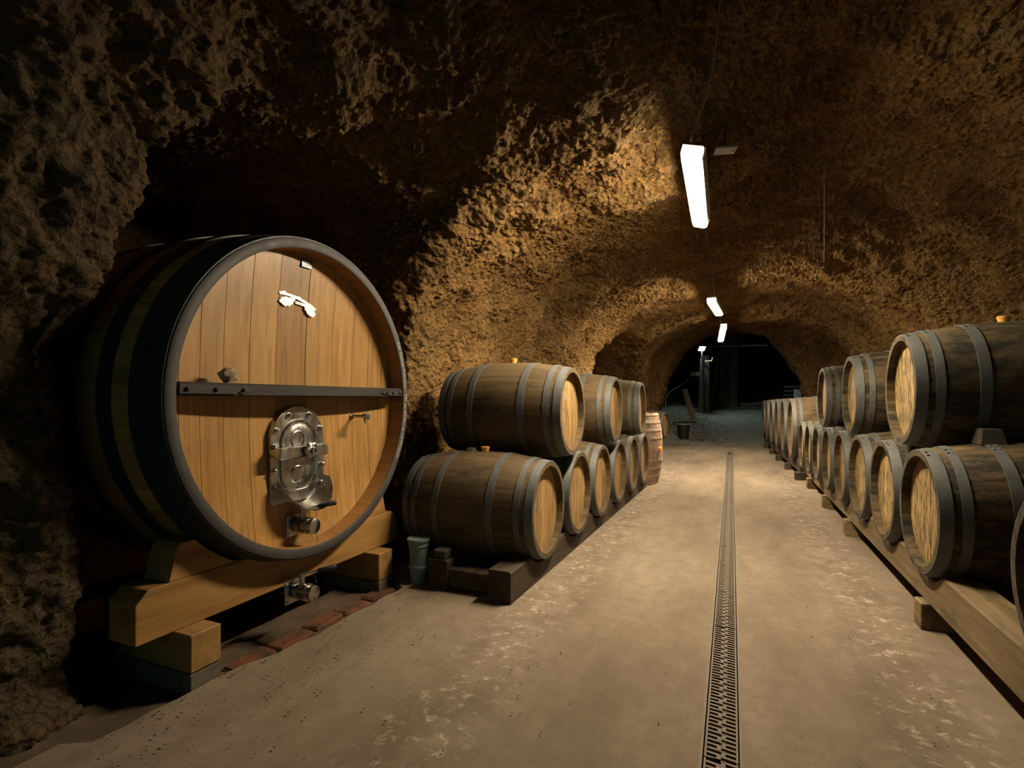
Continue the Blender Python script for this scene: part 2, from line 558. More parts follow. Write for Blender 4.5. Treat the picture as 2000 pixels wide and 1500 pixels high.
def surface_nets(xs, ys, zs):
    nx, ny, nz = len(xs), len(ys), len(zs)
    V = np.empty((nx, ny, nz), np.float32)
    X = xs[:, None, None].astype(np.float32)
    Z = zs[None, None, :].astype(np.float32)
    for j0 in range(0, ny, 40):
        yy = ys[None, j0:j0 + 40, None].astype(np.float32)
        V[:, j0:j0 + 40, :] = field(X, yy, Z)
    S = V < 0
    cnt = np.zeros((nx - 1, ny - 1, nz - 1), np.uint8)
    for a in (0, 1):
        for b in (0, 1):
            for c in (0, 1):
                cnt += S[a:nx - 1 + a, b:ny - 1 + b, c:nz - 1 + c]
    ci, cj, ck = np.nonzero((cnt > 0) & (cnt < 8))
    n = len(ci)
    idx = np.full(cnt.shape, -1, np.int32)
    idx[ci, cj, ck] = np.arange(n)
    pos = np.zeros((n, 3), np.float32)
    num = np.zeros(n, np.float32)
    corners = [(a, b, c) for a in (0, 1) for b in (0, 1) for c in (0, 1)]
    for p in corners:
        for ax in range(3):
            if p[ax]:
                continue
            q = list(p)
            q[ax] = 1
            va = V[ci + p[0], cj + p[1], ck + p[2]]
            vb = V[ci + q[0], cj + q[1], ck + q[2]]
            m = (va < 0) != (vb < 0)
            tt = np.where(m, va / np.where(m, va - vb, 1), 0)
            for d in range(3):
                pos[:, d] += np.where(m, p[d] + (tt if d == ax else 0), 0)
            num += m
    pos /= num[:, None]
    gx, gy, gz = ci + pos[:, 0], cj + pos[:, 1], ck + pos[:, 2]
    P = np.stack([np.interp(gx, np.arange(nx), xs), np.interp(gy, np.arange(ny), ys), np.interp(gz, np.arange(nz), zs)], 1)
    quads = []
    # edges along x, y, z
    for ax in range(3):
        sl0 = [slice(1, -1)] * 3
        sl1 = [slice(1, -1)] * 3
        sl0[ax] = slice(0, -1)
        sl1[ax] = slice(1, None)
        a, b = S[tuple(sl0)], S[tuple(sl1)]
        e = np.nonzero(a != b)
        base = [e[0] + 1, e[1] + 1, e[2] + 1]
        base[ax] = e[ax]
        u, w = (ax + 1) % 3, (ax + 2) % 3
        def cell(du, dw):
            c = [base[0].copy(), base[1].copy(), base[2].copy()]
            c[u] = c[u] - du
            c[w] = c[w] - dw
            return idx[c[0], c[1], c[2]]
        q = np.stack([cell(1, 1), cell(0, 1), cell(0, 0), cell(1, 0)], 1)
        flip = a[e]          # inside (air) first: normal must face the air (towards -axis)
        q[flip] = q[flip][:, ::-1]
        quads.append(q)
    return P, np.concatenate(quads)

def subdivide(P, Q):
    n = len(P)
    E = np.stack([Q, np.roll(Q, -1, 1)], 2).reshape(-1, 2)
    E.sort(1)
    key = E[:, 0].astype(np.int64) * n + E[:, 1]
    uk, inv = np.unique(key, return_inverse=True)
    mid = 0.5 * (P[uk // n] + P[uk % n])
    cen = P[Q].mean(1)
    e = inv.reshape(-1, 4) + n
    c = np.arange(len(Q)) + n + len(uk)
    N = np.concatenate([P, mid, cen])
    out = [np.stack([Q[:, k], e[:, k], c, e[:, k - 1]], 1) for k in range(4)]
    return N, np.concatenate(out)

def vnormals(P, Q):
    d1 = P[Q[:, 2]] - P[Q[:, 0]]
    d2 = P[Q[:, 3]] - P[Q[:, 1]]
    fn = np.cross(d1, d2)
    N = np.zeros_like(P)
    for k in range(4):
        for a in range(3):
            N[:, a] += np.bincount(Q[:, k], weights=fn[:, a], minlength=len(P))
    N /= np.linalg.norm(N, axis=1)[:, None] + 1e-9
    return N

def axis_steps(segs):
    out = [segs[0][0]]
    for a, b, s in segs:
        n = max(1, round((b - a) / s))
        out += list(np.linspace(a, b, n + 1)[1:])
    return np.array(out)

gx = axis_steps([(-4.7, -2.5, 0.05), (-2.5, 2.9, 0.024)])
gy = axis_steps([(-3.0, 0.3, 0.09), (0.3, 5.2, 0.024), (5.2, 8.5, 0.04), (8.5, 14.45, 0.06)])
gz = axis_steps([(-0.12, 3.15, 0.024)])
RP, RQ = surface_nets(gx, gy, gz)
RP, RQ = subdivide(RP, RQ)
RN = vnormals(RP, RQ)
pf = RP.astype(np.float32)
big = fbm(pf, 1.1, 3, 0.5)
mid = fbm(pf, 4.5, 3, 0.55, 5.0)
wp = pf + 0.012 * np.stack([vnoise(pf, 28, 1.0), vnoise(pf, 28, 7.0), vnoise(pf, 28, 17.0)], 1)
pit = worley(wp, 30.0)
pit2 = worley(wp, 52.0, 4.0)
fine = fbm(pf, 38.0, 2, 0.6, 2.0)
near_pillar = np.clip((1.5 - pf[:, 1]) / 0.5, 0, 1) * np.clip((-1.0 - pf[:, 0]) / 0.5, 0, 1)
inal = np.clip((-2.15 - pf[:, 0]) / 0.3, 0, 1)
pa = 1 - 0.55 * near_pillar
low = np.clip((1.0 - pf[:, 2]) / 0.6, 0, 1)
disp = (big * 0.085 * (1 - 0.6 * inal) + mid * 0.045 * (1 + 0.5 * near_pillar) * (1 - 0.5 * inal)
        + pa * (0.55 - np.minimum(pit, 1.0)) * 0.044 * -1.0 + pa * (0.5 - np.minimum(pit2, 1)) * 0.020 * -1.0 + fine * 0.0075)
disp -= 0.02 * low
RP = RP + RN * (disp[:, None])
RN = vnormals(RP, RQ)

def np_mesh(name, P, Q, N, mat):
    used = np.unique(Q)
    remap = np.full(len(P), -1, np.int64)
    remap[used] = np.arange(len(used))
    q = remap[Q].astype(np.int32)
    p = P[used].astype(np.float32)
    me = bpy.data.meshes.new(name)
    me.vertices.add(len(p))
    me.vertices.foreach_set('co', p.ravel())
    k = q.shape[1]
    me.loops.add(q.size)
    me.loops.foreach_set('vertex_index', q.ravel())
    me.polygons.add(len(q))
    me.polygons.foreach_set('loop_start', np.arange(0, q.size, k, dtype=np.int32))
    me.update(calc_edges=True)
    me.shade_smooth()
    if N is not None:
        me.normals_split_custom_set_from_vertices(N[used].astype(np.float32))
    me.materials.append(mat)
    return link(bpy.data.objects.new(name, me))

cz = RP[RQ].mean(1)
is_ceil = cz[:, 2] > 1.95
is_left = (~is_ceil) & (cz[:, 0] < -0.16)
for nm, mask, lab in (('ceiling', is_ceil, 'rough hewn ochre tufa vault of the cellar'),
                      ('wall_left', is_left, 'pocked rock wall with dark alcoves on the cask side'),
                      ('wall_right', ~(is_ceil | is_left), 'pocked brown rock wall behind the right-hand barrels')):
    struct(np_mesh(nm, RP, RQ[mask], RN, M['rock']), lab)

# far chamber behind the portal (dark)
def rough_plane(name, o, ux, uy, nx, ny, amp, freq, mat, flip=False):
    o, ux, uy = Vector(o), Vector(ux), Vector(uy)
    nn = ux.cross(uy).normalized()
    a = np.linspace(0, 1, nx)
    b = np.linspace(0, 1, ny)
    A, B = np.meshgrid(a, b, indexing='ij')
    P = np.array(o)[None] + A.reshape(-1, 1) * np.array(ux)[None] + B.reshape(-1, 1) * np.array(uy)[None]
    P = P + np.array(nn)[None] * (fbm(P.astype(np.float32), freq, 4, 0.5)[:, None] * amp)
    I = np.arange(nx * ny).reshape(nx, ny)
    Q = np.stack([I[:-1, :-1].ravel(), I[1:, :-1].ravel(), I[1:, 1:].ravel(), I[:-1, 1:].ravel()], 1)
    if flip:
        Q = Q[:, ::-1]
    return struct(np_mesh(name, P, Q, None, mat))

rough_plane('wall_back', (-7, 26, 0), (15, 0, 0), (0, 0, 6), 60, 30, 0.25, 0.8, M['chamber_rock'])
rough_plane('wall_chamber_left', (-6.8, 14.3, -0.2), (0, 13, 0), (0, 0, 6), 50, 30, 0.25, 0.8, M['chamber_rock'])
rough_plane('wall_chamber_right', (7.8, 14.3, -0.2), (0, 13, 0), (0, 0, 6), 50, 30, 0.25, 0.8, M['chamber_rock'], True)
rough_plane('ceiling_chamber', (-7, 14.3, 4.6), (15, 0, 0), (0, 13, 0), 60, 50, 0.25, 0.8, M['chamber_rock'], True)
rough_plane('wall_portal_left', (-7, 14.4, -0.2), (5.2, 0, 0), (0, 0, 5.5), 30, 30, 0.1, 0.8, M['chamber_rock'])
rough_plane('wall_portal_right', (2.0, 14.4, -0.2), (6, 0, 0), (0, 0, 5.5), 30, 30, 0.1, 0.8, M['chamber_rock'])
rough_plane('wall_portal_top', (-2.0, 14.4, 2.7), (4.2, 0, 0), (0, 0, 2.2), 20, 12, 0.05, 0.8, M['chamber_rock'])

# ------------------------------------------------------------------ floor
def drain_x(y):
    return -0.030 - 0.0055 * y
DR_W = 0.058      # half width of the slot left for the drain
DR_Y0, DR_Y1 = -2.8, 11.6
SLAB_END = 13.45

def make_floor():
    bm = bmesh.new()
    ys = [-2.9 + i * 0.045 for i in range(int((SLAB_END + 2.9) / 0.045) + 1)]
    def edge(y):
        e = -1.865 + 0.10 * min(1, max(0, (y - 1.42) / 0.45)) + 0.020 * mnoise.noise(Vector((3.1, y * 2.2, 0.3))) + 0.022 * mnoise.noise(Vector((9.1, y * 9, 0.3)))
        if 2.55 < y < 3.4:
            e -= 0.25 * min(1, (y - 2.55) / 0.2)
        if y >= 3.4:
            e = -2.6
        if y < 1.0:
            e = min(e, -1.95)
        return e
    def z(x, y):
        return 0.006 * mnoise.noise(Vector((x * 0.8, y * 0.8, 0)))
    cols = []
    for y in ys:
        dx = drain_x(y)
        gap = DR_W if y < DR_Y1 else 0.0002
        xsL = [edge(y) + (dx - gap - edge(y)) * k / 12 for k in range(13)]
        xsR = [dx + gap + (2.7 - dx - gap) * k / 10 for k in range(11)]
        L = [bm.verts.new((x, y, z(x, y) if 0 < k < 12 else 0)) for k, x in enumerate(xsL)]
        R = [bm.verts.new((x, y, z(x, y) if k > 0 else 0)) for k, x in enumerate(xsR)]
        Lb = bm.verts.new((xsL[0] - 0.01, y, -0.07))
        Ld = bm.verts.new((xsL[-1], y, -0.1))
        Rd = bm.verts.new((xsR[0], y, -0.1))
        cols.append([Lb] + L + [Ld] + [Rd] + R)
    for a, b in zip(cols[:-1], cols[1:]):
        for k in range(len(a) - 1):
            if k == 14:
                continue
            bm.faces.new((a[k], a[k + 1], b[k + 1], b[k]))
    a = cols[-1]
    lows = [bm.verts.new((v.co.x, v.co.y + 0.02, -0.08)) for v in a]
    for k in range(len(a) - 1):
        bm.faces.new((a[k], a[k + 1], lows[k + 1], lows[k]))
    bmesh.ops.recalc_face_normals(bm, faces=bm.faces)
    o = mesh_obj('floor', bm, M['concrete'], None, 40)
    return struct(o, 'worn beige concrete slab running down the cellar aisle')
make_floor()

def soil_grid(name, x0, x1, y0, y1, nx, ny, zf, mat, lab):
    P = []
    for i in range(nx):
        for j in range(ny):
            x = x0 + (x1 - x0) * i / (nx - 1)
            y = y0 + (y1 - y0) * j / (ny - 1)
            P.append((x, y, zf(x, y)))
    P = np.array(P)
    I = np.arange(nx * ny).reshape(nx, ny)
    Q = np.stack([I[:-1, :-1].ravel(), I[1:, :-1].ravel(), I[1:, 1:].ravel(), I[:-1, 1:].ravel()], 1)
    return struct(np_mesh(name, P, Q, None, mat), lab)

soil_grid('floor_alcove', -4.6, -1.75, -0.5, 3.6, 90, 130,
          lambda x, y: -0.030 + 0.012 * mnoise.noise(Vector((x * 5, y * 5, 2))) + 0.006 * mnoise.noise(Vector((x * 21, y * 21, 2)))
          + 0.09 * max(0, 1.25 - y) * max(0, min(1, (-1.80 - x) * 4)) * (1 if y < 1.25 else 0), M['soil'], 'dark earth floor of the cask alcove')
soil_grid('floor_earth', -4.6, 2.8, 3.4, 13.4, 40, 50, lambda x, y: -0.085, M['soil'], 'earth beneath the slab')

def ramp_z(x, y):
    t = max(0.0, y - 13.3)
    z = 0.115 * t - 0.02
    z += 0.22 * max(0, min(1, (-0.55 - 0.05 * t - x) / 0.9)) * min(1, t / 1.5)
    return z + 0.02 * mnoise.noise(Vector((x * 1.3, y * 1.3, 0))) + 0.012 * mnoise.noise(Vector((x * 5, y * 5, 0)))
soil_grid('floor_ramp', -7, 8, 13.35, 26.2, 120, 110, ramp_z, M['ramp'], 'dim earth ramp rising beyond the slab')

# ------------------------------------------------------------------ drain
def make_drain():
    ang = math.atan(0.0055)
    root = empty('channel_drain', (drain_x(0), 0, 0), (0, 0, ang))
    tag(root, 'narrow slotted metal channel drain running down the middle of the floor', 'drain')
    W = 0.056
    box('channel_bottom', (-W, DR_Y0, -0.10), (W, DR_Y1, -0.09), M['channel'], root)
    for s in (-1, 1):
        box('edge_rail', (s * W - 0.004 if s < 0 else W - 0.0035, DR_Y0, -0.09), (-W + 0.0035 if s < 0 else W + 0.004, DR_Y1, 0.002), M['grate'], root)
    bm = bmesh.new()
    LEN, n = 0.5, 22
    top, bot = 0.0, -0.012
    g = 0.048
    add_box(bm, (-g, 0, bot), (-g + 0.006, LEN - 0.003, top))
    add_box(bm, (g - 0.006, 0, bot), (g, LEN - 0.003, top))
    pitch = LEN / n
    for i in range(n):
        for c in (-1, 1):
            y = (i + (0.5 if c > 0 else 0.0)) * pitch
            x0, x1 = (-g + 0.004, 0.001) if c < 0 else (-0.001, g - 0.004)
            vs = add_box(bm, (x0, y, bot), (x1, y + 0.0085, top))
            for v in vs:
                v.co.y += -0.16 * (v.co.x - x0)
                v.co.y = min(max(v.co.y, 0.0), LEN - 0.003)
        # staggered middle bridges
        cx = 0.007 if i % 2 else -0.007
        add_box(bm, (cx - 0.006, i * pitch - 0.002 if i else 0, bot), (cx + 0.006, (i + 1) * pitch - 0.002, top))
    bm.normal_update()
    me = bpy.data.meshes.new('grate')
    bm.to_mesh(me)
    bm.free()
    me.materials.append(M['grate'])
    y = DR_Y0 + 3.5
    while y < DR_Y1 - 0.4:
        o = bpy.data.objects.new('grate', me)
        o.location = (0, y, random.uniform(-0.002, 0.0005))
        link(o, root)
        y += 0.5
    return root
make_drain()

# ------------------------------------------------------------------ barrels
def barrel_kit(name, Rc, Rb, L, NS, mat_s, mat_head, mat_hoop, recess=0.04, boards=7, hoops=((0.0, 0.048), (0.076, 0.112), (0.235, 0.278)), th=0.026):
    """A barrel lying along local X, its visible head at +X, built once; parts parented to an Empty."""
    root = empty(name)
    def R(x):
        t = 2 * x / L
        return Rc + (Rb - Rc) * (1 - abs(t) ** 2.1)
    xs = [L * (k / 8 - 0.5) for k in range(9)]
    bm = bmesh.new()
    da = math.pi / NS
    gap = 0.0011
    rows = []
    for x in xs:
        r = R(x)
        ho = r * math.sin(da)
        zo = r * math.cos(da)
        rows.append([bm.verts.new((x, -ho, zo - 0.0008)), bm.verts.new((x, -ho + gap * 2.4, zo)), bm.verts.new((x, ho - gap * 2.4, zo)), bm.verts.new((x, ho, zo - 0.0008))])
    for a, b in zip(rows[:-1], rows[1:]):
        for k in range(3):
            bm.faces.new((a[k], b[k], b[k + 1], a[k + 1]))
    for si, s in ((0, -1), (-1, 1)):
        row = rows[si]
        x = xs[si]
        ri = Rc - th
        hi, zi = ri * math.sin(da), ri * math.cos(da)
        e = [bm.verts.new((x, -hi, zi)), bm.verts.new((x, hi, zi))]
        x2 = x - s * (recess + 0.03)
        f = [bm.verts.new((x2, -hi, zi)), bm.verts.new((x2, hi, zi))]
        bm.faces.new((row[0], row[1], row[2], row[3], e[1], e[0]))
        bm.faces.new((e[0], e[1], f[1], f[0]))
    bmesh.ops.recalc_face_normals(bm, faces=bm.faces)
    o0 = mesh_obj('stave', bm, mat_s, root, 28)
    for k in range(1, NS):
        o = bpy.data.objects.new('stave', o0.data)
        link(o, root)
        o.rotation_euler = (2 * math.pi * k / NS, 0, 0)
    for (a, b) in hoops:
        bm = bmesh.new()
        pr = []
        n = 3
        for i in range(n + 1):
            x = L / 2 - a - (b - a) * i / n
            pr.append((x, R(x) + 0.0035))
        seg = 40
        prof = [(pr[0][0], pr[0][1] - 0.004)] + pr + [(pr[-1][0], pr[-1][1] - 0.004)]
        add_lathe(bm, prof, (0, 0, 0), (1, 0, 0), seg, False)
        # riveted lap on the hoop
        xm = L / 2 - (a + b) / 2
        rr = R(xm)
        for ang in (0.25, 0.36):
            for w in (-0.25, 0.25):
                c = Vector((xm + w * (b - a), math.sin(ang) * rr, math.cos(ang) * rr))
                add_lathe(bm, [(0.001, 0.006), (0.0055, 0.0052), (0.0068, 0.002)], c, c - Vector((c.x, 0, 0)), 6, True)
        bmesh.ops.recalc_face_normals(bm, faces=bm.faces)
        h0 = mesh_obj('hoop', bm, mat_hoop, root, 40)
        h1 = bpy.data.objects.new('hoop', h0.data)
        link(h1, root)
        h1.rotation_euler = (0, 0, math.pi)
    # head boards (vertical)
    rh = Rc - th + 0.002
    ys = [-rh + 2 * rh * (i / boards) for i in range(boards + 1)]
    for i in range(1, boards):
        ys[i] += random.uniform(-0.008, 0.008)
    for i in range(boards):
        y0, y1 = ys[i] + (0.0008 if i else 0), ys[i + 1] - (0.0008 if i < boards - 1 else 0)
        m = 4
        top = [(y0 + (y1 - y0) * k / m, math.sqrt(max(rh * rh - (y0 + (y1 - y0) * k / m) ** 2, 0))) for k in range(m + 1)]
        out = top + [(y, -zz) for y, zz in reversed(top)]
        if abs(top[0][1]) < 1e-6:
            out = top + [(y, -zz) for y, zz in reversed(top[1:])]
        if abs(top[-1][1]) < 1e-6:
            out = top + [(y, -zz) for y, zz in reversed(top[:-1])]
        x1 = L / 2 - recess + random.uniform(-0.0012, 0.0012)
        prism('head_board', out, x1 - 0.02, x1, mat_head, root)
    lathe('back_head', [(-L / 2 + recess, rh), (-L / 2 + recess + 0.02, rh)], (0, 0, 0), (1, 0, 0), mat_head, root, 32)
    return root

def add_bung(root, Rb, loc=None):
    return lathe('bung', [(-0.006, 0.021), (0.0, 0.021), (0.030, 0.029), (0.033, 0.027)], (0, 0, Rb - 0.004), (0, 0, 1), M['bung'], root, 18)

RC, RB, BL = 0.286, 0.334, 0.87
kit_l = barrel_kit('oak_barrel', RC, RB, BL, 26, M['stave'], M['head'], M['hoop'])
kit_r = barrel_kit('oak_barrel', RC, RB, BL, 26, M['stave_mouldy'], M['head_mould'], M['hoop'])
kit_b = barrel_kit('large_oak_barrel', 0.415, 0.460, 0.98, 30, M['stave'], M['head'], M['hoop'], 0.05, 9, ((0.0, 0.055), (0.09, 0.13), (0.29, 0.34)), 0.032)
kit_p = barrel_kit('upright_barrel', 0.275, 0.335, 0.90, 22, M['stave_pale'], M['head'], M['hoop_dusty'], 0.035, 7, ((0.0, 0.03), (0.085, 0.125), (0.19, 0.225), (0.29, 0.325)))
used_kits = set()
def place_barrel(kit, center, rot, label, group, bung=False, Rb=RB):
    if kit.name in used_kits:
        o = copy_tree(kit)
        for ch in list(o.children):
            if ch.name.startswith('bung'):
                bpy.data.objects.remove(ch)
    else:
        used_kits.add(kit.name)
        o = kit
    o.location = center
    o.rotation_euler = rot
    tag(o, label, 'barrel', group)
    if bung:
        add_bung(o, Rb)
    return o

ORD = ['nearest', 'second', 'third', 'fourth', 'fifth', 'sixth', 'seventh', 'eighth']
# left stack: heads face +X
SL = 0.662
def left_pos(k):
    y = 3.035 + SL * k
    return (-1.035 + 0.011 * k, y, 0.416 - 0.0055 * k)
def right_pos(k):
    y = 3.072 + 0.667 * k
    return (0.80 - 0.003 * k, y, 0.552 - 0.0085 * k)
LB = []
for k in range(6):
    x, y, z = left_pos(k)
    lab = 'nearest barrel of the bottom row left of the aisle, yellow bung on top' if k == 0 else \
          ('%s barrel from the near end in the bottom row left of the aisle' % ORD[k] if k < 5 else 'farthest barrel in the bottom row left of the aisle, beside the upright barrel')
    LB.append(place_barrel(kit_l, (x - BL / 2, y, z), (0, random.uniform(-.004, .004), random.uniform(-.012, .012)), lab, 'left barrel stack', k == 0))
top_dz = math.sqrt((2 * (RB + 0.003)) ** 2 - (SL / 2) ** 2)
for i, k in enumerate((0.55, 2.6, 4.55)):
    x, y, z = left_pos(k)
    lab = ('nearest upper barrel of the left stack, chalk marks on its head and a yellow bung',
           'middle upper barrel of the left stack, dark drips down its side',
           'farthest upper barrel of the left stack, its head nearly edge-on')[i]
    dx = (0.035, 0.02, 0.02)[i]
    place_barrel(kit_l, (x + dx - BL / 2, y, z + top_dz + 0.001), (0, 0, random.uniform(-.012, .012)), lab, 'left barrel stack', i == 0)
# right stack: heads face -X
for k in range(8):
    x, y, z = right_pos(k)
    lab = 'nearest fully visible barrel of the bottom row right of the aisle, mould-speckled head' if k == 0 else \
          ('%s mould-speckled barrel from the near end in the bottom row right of the aisle' % ORD[k] if k < 7 else 'farthest small barrel in the bottom row right of the aisle, next to the large barrels')
    place_barrel(kit_r, (x + BL / 2, y, z), (0, random.uniform(-.004, .004), math.pi + random.uniform(-.012, .012)), lab, 'right barrel stack', k == 0)
top_dzr = math.sqrt((2 * (RB + 0.003)) ** 2 - (0.667 / 2) ** 2)
for i, k in enumerate((0.5, 2.5, 4.5)):
    x, y, z = right_pos(k)
    lab = ('largest upper barrel at the right, mouldy flank and yellow bung on top',
           'middle upper barrel of the right stack',
           'farthest upper barrel of the right stack, above the sixth bottom barrel')[i]
    place_barrel(kit_r, (x + 0.01 + BL / 2, y, z + top_dzr + 0.001), (0, 0, math.pi + random.uniform(-.012, .012)), lab, 'right barrel stack', i == 0)
x, y, z = right_pos(-1.80)
place_barrel(kit_r, (x + BL / 2, y, z), (0, 0, math.pi), 'dark barrel cut off by the right edge of the picture', 'right barrel stack')
# six large barrels beyond
for k in range(6):
    y = 8.56 + 0.925 * k
    lab = 'nearest of the six large barrels beyond the right stack, amber-lit rim' if k == 0 else \
          ('%s of the six large barrels in the far right row' % ORD[k].capitalize().lower() if k < 5 else 'farthest large barrel in the right row, head facing the dim ramp')
    place_barrel(kit_b, (0.725 - 0.030 * k + 0.49, y, 0.665 - 0.006 * k), (0, 0, math.pi + random.uniform(-.01, .01)), lab, 'large barrels in the far right row')
# upright barrel
up = place_barrel(kit_p, (-1.20, 7.03, 0.452), (0, -math.pi / 2, 0), 'pale weathered barrel standing upright at the end of the left stack', None)
lathe('bung', [(-0.01, 0.021), (0.0, 0.021), (0.035, 0.029), (0.038, 0.027)], (0, 0, 0), (0, 0, 1), M['bung'], up, 16).location = (0, 0, 0)
# bung on the aisle side (local axes: barrel axis is local X, which points down/up; local Z points to +/-X)
for ch in up.children:
    if ch.name.startswith('bung'):
        ch.location = (0, 0.02, 0)
        d = up.rotation_euler.to_matrix().inverted() @ Vector((0.92, -0.38, 0)).normalized()
        ch.rotation_euler = d.to_track_quat('Z', 'Y').to_euler()
        ch.location = d * 0.33
# barrel lying in the dark second alcove
place_barrel(kit_l, (-1.85, 12.2, 0.502), (0, 0, -0.12), 'dark barrel lying half hidden behind the upright barrel', None)

for dx, lab in ((-0.20, 'front dark timber baulk under the half-hidden barrel'), (-0.50, 'rear dark timber baulk under the half-hidden barrel')):
    box_ = box('timber_baulk', (-1.62 + dx, 11.95, 0.001), (-1.50 + dx, 12.55, 0.165), M['rail_dark'], None, 0.006)
    tag(box_, lab, 'timber', 'baulks under the half-hidden barrel')

# chalk marks
def text_mesh(s, size, shear=0.0):
    cu = bpy.data.curves.new('txt', 'FONT')
    cu.body = s
    cu.size = size
    cu.shear = shear
    cu.resolution_u = 2
    ob = bpy.data.objects.new('txt', cu)
    COL.objects.link(ob)
    dg = bpy.context.evaluated_depsgraph_get()
    me = bpy.data.meshes.new_from_object(ob.evaluated_get(dg))
    bpy.data.objects.remove(ob)
    bpy.data.curves.remove(cu)
    return me

def chalk_on_head(barrel_label, lines):
    b = [o for o in COL.objects if o.get('label') == barrel_label][0]
    for s, size, y, z in lines:
        me = text_mesh(s, size, 0.1)
        for v in me.vertices:
            x0, y0 = v.co.x, v.co.y
            v.co = (BL / 2 - 0.0375 + 0.0005, y + x0, z + y0)
        me.materials.clear()
        me.materials.append(M['chalk'])
        o = bpy.data.objects.new('chalk_mark', me)
        o['label'] = 'white chalk lettering'
        link(o, b)
chalk_on_head('nearest upper barrel of the left stack, chalk marks on its head and a yellow bung',
              [('CRM', 0.05, -0.10, 0.155), ('T1 BN U', 0.055, -0.15, 0.075)])

# ------------------------------------------------------------------ racks
def saddle_rail(name, x0, x1, ya, yb, z0, ztop, centers, r, mat, slope_x=0.0, parent=None):
    """Timber rail along Y whose top is cut out round the barrels resting on it."""
    n = int((yb - ya) / 0.025) + 1
    bm = bmesh.new()
    prev = None
    for i in range(n + 1):
        y = ya + (yb - ya) * i / n
        zt = ztop
        for cy, czz in centers:
            d = abs(y - cy)
            if d < r:
                zt = min(zt, czz - math.sqrt(r * r - d * d))
        sx = slope_x * (y - ya)
        row = [bm.verts.new((x0 + sx, y, z0)), bm.verts.new((x0 + sx, y, zt - 0.01)), bm.verts.new((x0 + sx + 0.01 * (1 if x1 > x0 else -1), y, zt)), bm.verts.new((x1 + sx, y, zt)), bm.verts.new((x1 + sx, y, z0))]
        if prev:
            for k in range(5):
                bm.faces.new((prev[k], prev[(k + 1) % 5], row[(k + 1) % 5], row[k]))
        else:
            bm.faces.new(row[::-1])
        prev = row
    bm.faces.new(prev)
    bmesh.ops.recalc_face_normals(bm, faces=bm.faces)
    return mesh_obj(name, bm, mat, parent, 30)

rk = empty('barrel_rack', (0, 0, 0))
tag(rk, 'dark timber rack under the left barrel stack', 'rack')
cl = [(left_pos(k)[1], left_pos(k)[2]) for k in range(6)]
saddle_rail('front_rail', -1.085, -1.215, 2.545, 6.62, 0.0, 0.172, cl, 0.312, M['rail_dark'], 0.018, rk)
saddle_rail('rear_rail', -1.49, -1.61, 2.585, 6.62, 0.0, 0.172, cl, 0.312, M['rail_dark'], 0.018, rk)
for k, y in enumerate((2.60, 3.9, 5.2, 6.4)):
    sx = 0.018 * (y - 2.545)
    box('cross_beam', (-1.495 + sx, y, 0.02), (-1.212 + sx, y + 0.11, 0.125), M['rail_dark'], rk, 0.006)
tag(box('chock', (-1.59, 2.60, 0.1725), (-1.51, 2.67, 0.222), M['chock'], None, 0.006), 'pale wooden chock on the rear rail beside the small pails', 'chock')

rr = empty('barrel_rack', (0, 0, 0))
tag(rr, 'long timber rail on blocks under the right barrel stack', 'rack')
cr = [(right_pos(k)[1], right_pos(k)[2]) for k in range(8)] + [(right_pos(-1.8)[1], right_pos(-1.8)[2])]
for (a, b) in ((1.2, 5.06), (5.075, 7.9)):
    saddle_rail('front_rail', 0.835, 0.975, a, b, 0.126, 0.30, cr, 0.319, M['rail'], 0.0, rr)
    saddle_rail('rear_rail', 1.45, 1.59, a, b, 0.126, 0.30, cr, 0.319, M['rail'], 0.0, rr)
for y in (1.35, 3.02, 4.86, 6.02, 7.25):
    box('support_block', (0.80, y, 0.001), (1.02, y + 0.10, 0.125), M['rail'], rr, 0.004)
    box('support_block', (1.40, y, 0.001), (1.64, y + 0.10, 0.125), M['rail'], rr, 0.004)
rb = empty('barrel_rack', (0, 0, 0))
tag(rb, 'timber rail on dark blocks under the six large barrels', 'rack')
cb = [(8.56 + 0.925 * k, 0.665 - 0.006 * k) for k in range(6)]
saddle_rail('front_rail', 0.80, 0.94, 8.05, 13.5, 0.10, 0.27, cb, 0.446, M['rail_dark'], -0.032, rb)
saddle_rail('rear_rail', 1.42, 1.56, 8.05, 13.5, 0.10, 0.27, cb, 0.446, M['rail_dark'], -0.032, rb)
for y in (8.0, 9.1, 10.4, 11.6, 12.9):
    sx = -0.032 * (y - 7.95)
    box('support_block', (0.74 + sx, y, 0.001), (0.97 + sx, y + 0.13, 0.099), M['rail_dark'], rb, 0.004)
    box('support_block', (1.38 + sx, y, 0.001), (1.60 + sx, y + 0.13, 0.099), M['rail_dark'], rb, 0.004)

# chocks between barrels
def chock(lo, hi, ang, label, mat='chock'):
    bm = bmesh.new()
    vs = add_box(bm, lo, hi, 0.004)
    c = (Vector(lo) + Vector(hi)) / 2
    top = hi[2]
    for v in bm.verts:
        if v.co.z > (lo[2] + hi[2]) / 2:
            v.co.x = c.x + (v.co.x - c.x) * 0.75
            v.co.y = c.y + (v.co.y - c.y) * 0.6
    o = mesh_obj('chock', bm, M[mat])
    tag(o, label, 'chock')
    return o
x, y, z = right_pos(0)
chock((1.02, y - 0.055, z + RB - 0.014), (1.12, y + 0.055, z + RB + 0.06), 0, 'grey wooden chock wedged between the two nearest right-hand barrels')
x, y, z = left_pos(4)
chock((-1.30, y - 0.05, z + RB - 0.006), (-1.22, y + 0.05, z + RB + 0.08), 0, 'small dark chock below the farthest upper barrel of the left stack', 'rail_dark')
x, y, z = left_pos(0)
